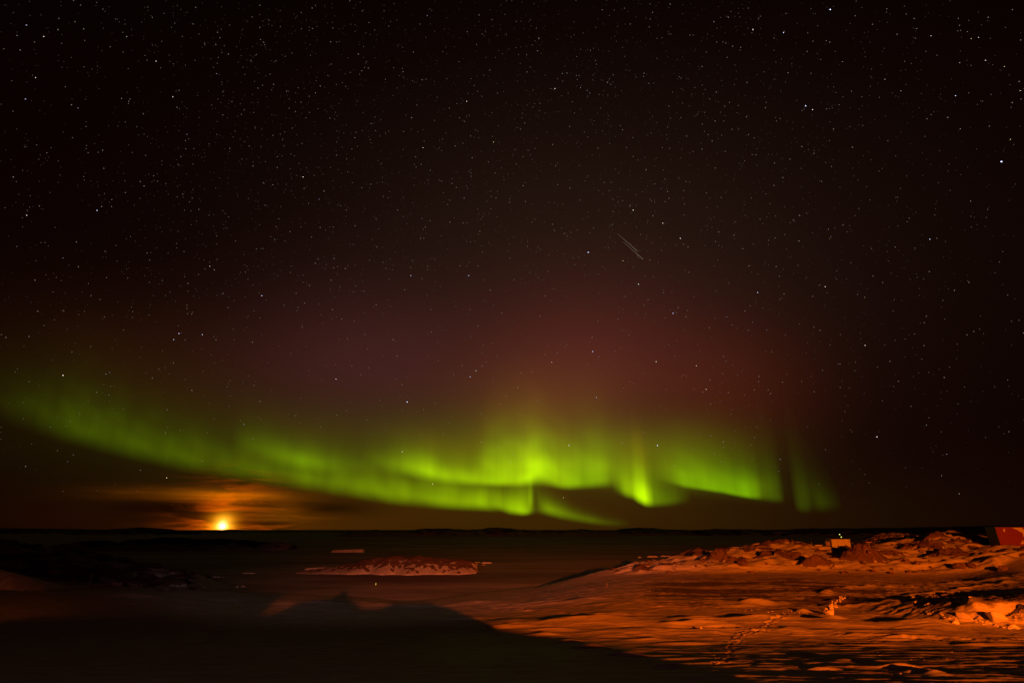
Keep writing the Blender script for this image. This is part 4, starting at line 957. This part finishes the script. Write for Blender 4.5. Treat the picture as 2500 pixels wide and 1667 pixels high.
# ------------------------------------------------------------------ red and white building at the right edge
yb_ = 206.0
pb_ = at(2446, 1336, yb_)
rb = empty('red_building', pb_, R(-15)); tag(rb, 'red and white painted building at the right edge, on the snow slope', 'building')
wd, hb, dp = 15.0, 6.35, 7.0
bm = bmesh.new()
v = [bm.verts.new(c) for c in ((0,0,-1),(wd,0,-1),(wd,dp,-1),(0,dp,-1),(-.6,0,hb),(wd,0,hb),(wd,dp,hb),(-.6,dp,hb))]
for f in ((0,3,2,1),(4,5,6,7),(0,1,5,4),(1,2,6,5),(2,3,7,6)): bm.faces.new([v[i] for i in f])
bm_obj('wall', bm, M_red, rb)
bm = bmesh.new()
v = [bm.verts.new(c) for c in ((-.02,.02,-1),(-.02,dp,-1),(-.62,dp,hb),(-.62,.02,hb))]; v2 = [bm.verts.new(q.co + Vector((-.06,0,0))) for q in v]
bm.faces.new(v); bm.faces.new(v2[::-1])
for i in range(4): bm.faces.new((v[i], v[(i+1)%4], v2[(i+1)%4], v2[i]))
bm_obj('side_wall', bm, M_dark, rb)  # shade put into the colour: the unlit side gets a dark material
box('roof_edge', M_dark, rb, -.75, wd + .1, -.12, dp + .1, hb + .005, hb + .14)
def plate(pts):
    bm = bmesh.new(); S_ = 9.0
    a = [bm.verts.new((x * S_, -.012, z * hb)) for x, z in pts]; bm.faces.new(a)
    r_ = bmesh.ops.extrude_face_region(bm, geom=list(bm.faces)); 
    for q in r_['geom']:
        if isinstance(q, bmesh.types.BMVert): q.co.y -= .012
    return bm_obj('painted_shape', bm, M_white, rb)
plate([(.46,.985),(.62,.985),(.78,.985),(.80,.90),(.88,.84),(1.0,.86),(1.3,.80),(1.66,.9),(1.66,.6),(1.3,.45),(1.05,.50),(.88,.51),(.74,.555),(.77,.66),(.72,.76),(.60,.88)])
plate([(.19,.935),(.235,.93),(.235,.87),(.20,.75),(.165,.79),(.17,.86)])
plate([(.60,.20),(.64,.24),(.70,.37),(.73,.30),(.74,.19),(.68,.175)])
plate([(.76,.17),(.86,.11),(1.0,.16),(1.12,.30),(1.3,.2),(1.2,.06),(.80,.05)])

# ------------------------------------------------------------------ station building behind the camera (it throws the foreground shadow)
st = empty('station_building', (0, -10, 0)); tag(st, 'long stepped station building with a spire behind the viewpoint', 'building')
# roofline along x, seen from the floodlight (x, height): left end raised to shade the far left, gap, main roof, spire, lower gabled end
sil = [(-75,33.0),(-59.6,31.6),(-46,29.5),(-37.6,27.9),(-27.5,25.3),(-20.1,22.95),(-12.2,22.3),(-11.0,20.05),(-9.5,19.9),(-8.2,21.2),(-5.8,21.6),(-4.7,21.8),(-4.15,22.9),(-3.85,22.9),(-3.0,21.9),(-2.0,21.4),(-0.2,20.4),(1.9,20.4),(3.8,21.05),(8.8,21.1),(10.8,20.45),(12.3,19.5),(13.0,18.9),(17.2,18.4),(19.7,18.05),(20.3,17.8)]
bm = bmesh.new()
top = [bm.verts.new((x, 0, z)) for x, z in sil]; bot = [bm.verts.new((x, 0, 6)) for x, z in sil]
topb = [bm.verts.new((x, -.8, z)) for x, z in sil]; botb = [bm.verts.new((x, -.8, 6)) for x, z in sil]
for i in range(len(sil) - 1):
    bm.faces.new((bot[i], bot[i+1], top[i+1], top[i])); bm.faces.new((topb[i], topb[i+1], botb[i+1], botb[i])); bm.faces.new((top[i], top[i+1], topb[i+1], topb[i]))
bm.faces.new((bot[0], top[0], topb[0], botb[0])); bm.faces.new((bot[-1], botb[-1], topb[-1], top[-1]))
bm_obj('wall', bm, M_grey, st)
box('wall_lamp', M_dark, st, LAMP2.x - .9, LAMP2.x + 1.7, 0.05, 0.5, LAMP2.z - .5, LAMP2.z + .8)
box('shade_block', M_grey, st, -95, sil[0][0] - .01, -6, 0, 6, sil[0][1] + 0.5)  # unseen block added to keep the floodlight off the far left
for nm, Lp, hb_ in (('floodlight_mast', LAMP, 12.0), ('floodlight_mast', LAMP3, 7.0)):
    e_ = empty(nm, (Lp.x, Lp.y - 1.2, hb_)); tag(e_, {0: 'tall sodium floodlight mast behind the station'}.get(0) if Lp is LAMP else  'low lamp post beyond the left edge', 'light mast')
    tube('mast', M_dark, e_, (0, 0, -3), (0, 0, Lp.z - hb_ + .5), .2, .12); box('lamp_head', M_dark, e_, -.9, .9, -.3, .1, Lp.z - hb_ + .5, Lp.z - hb_ + 1.6)
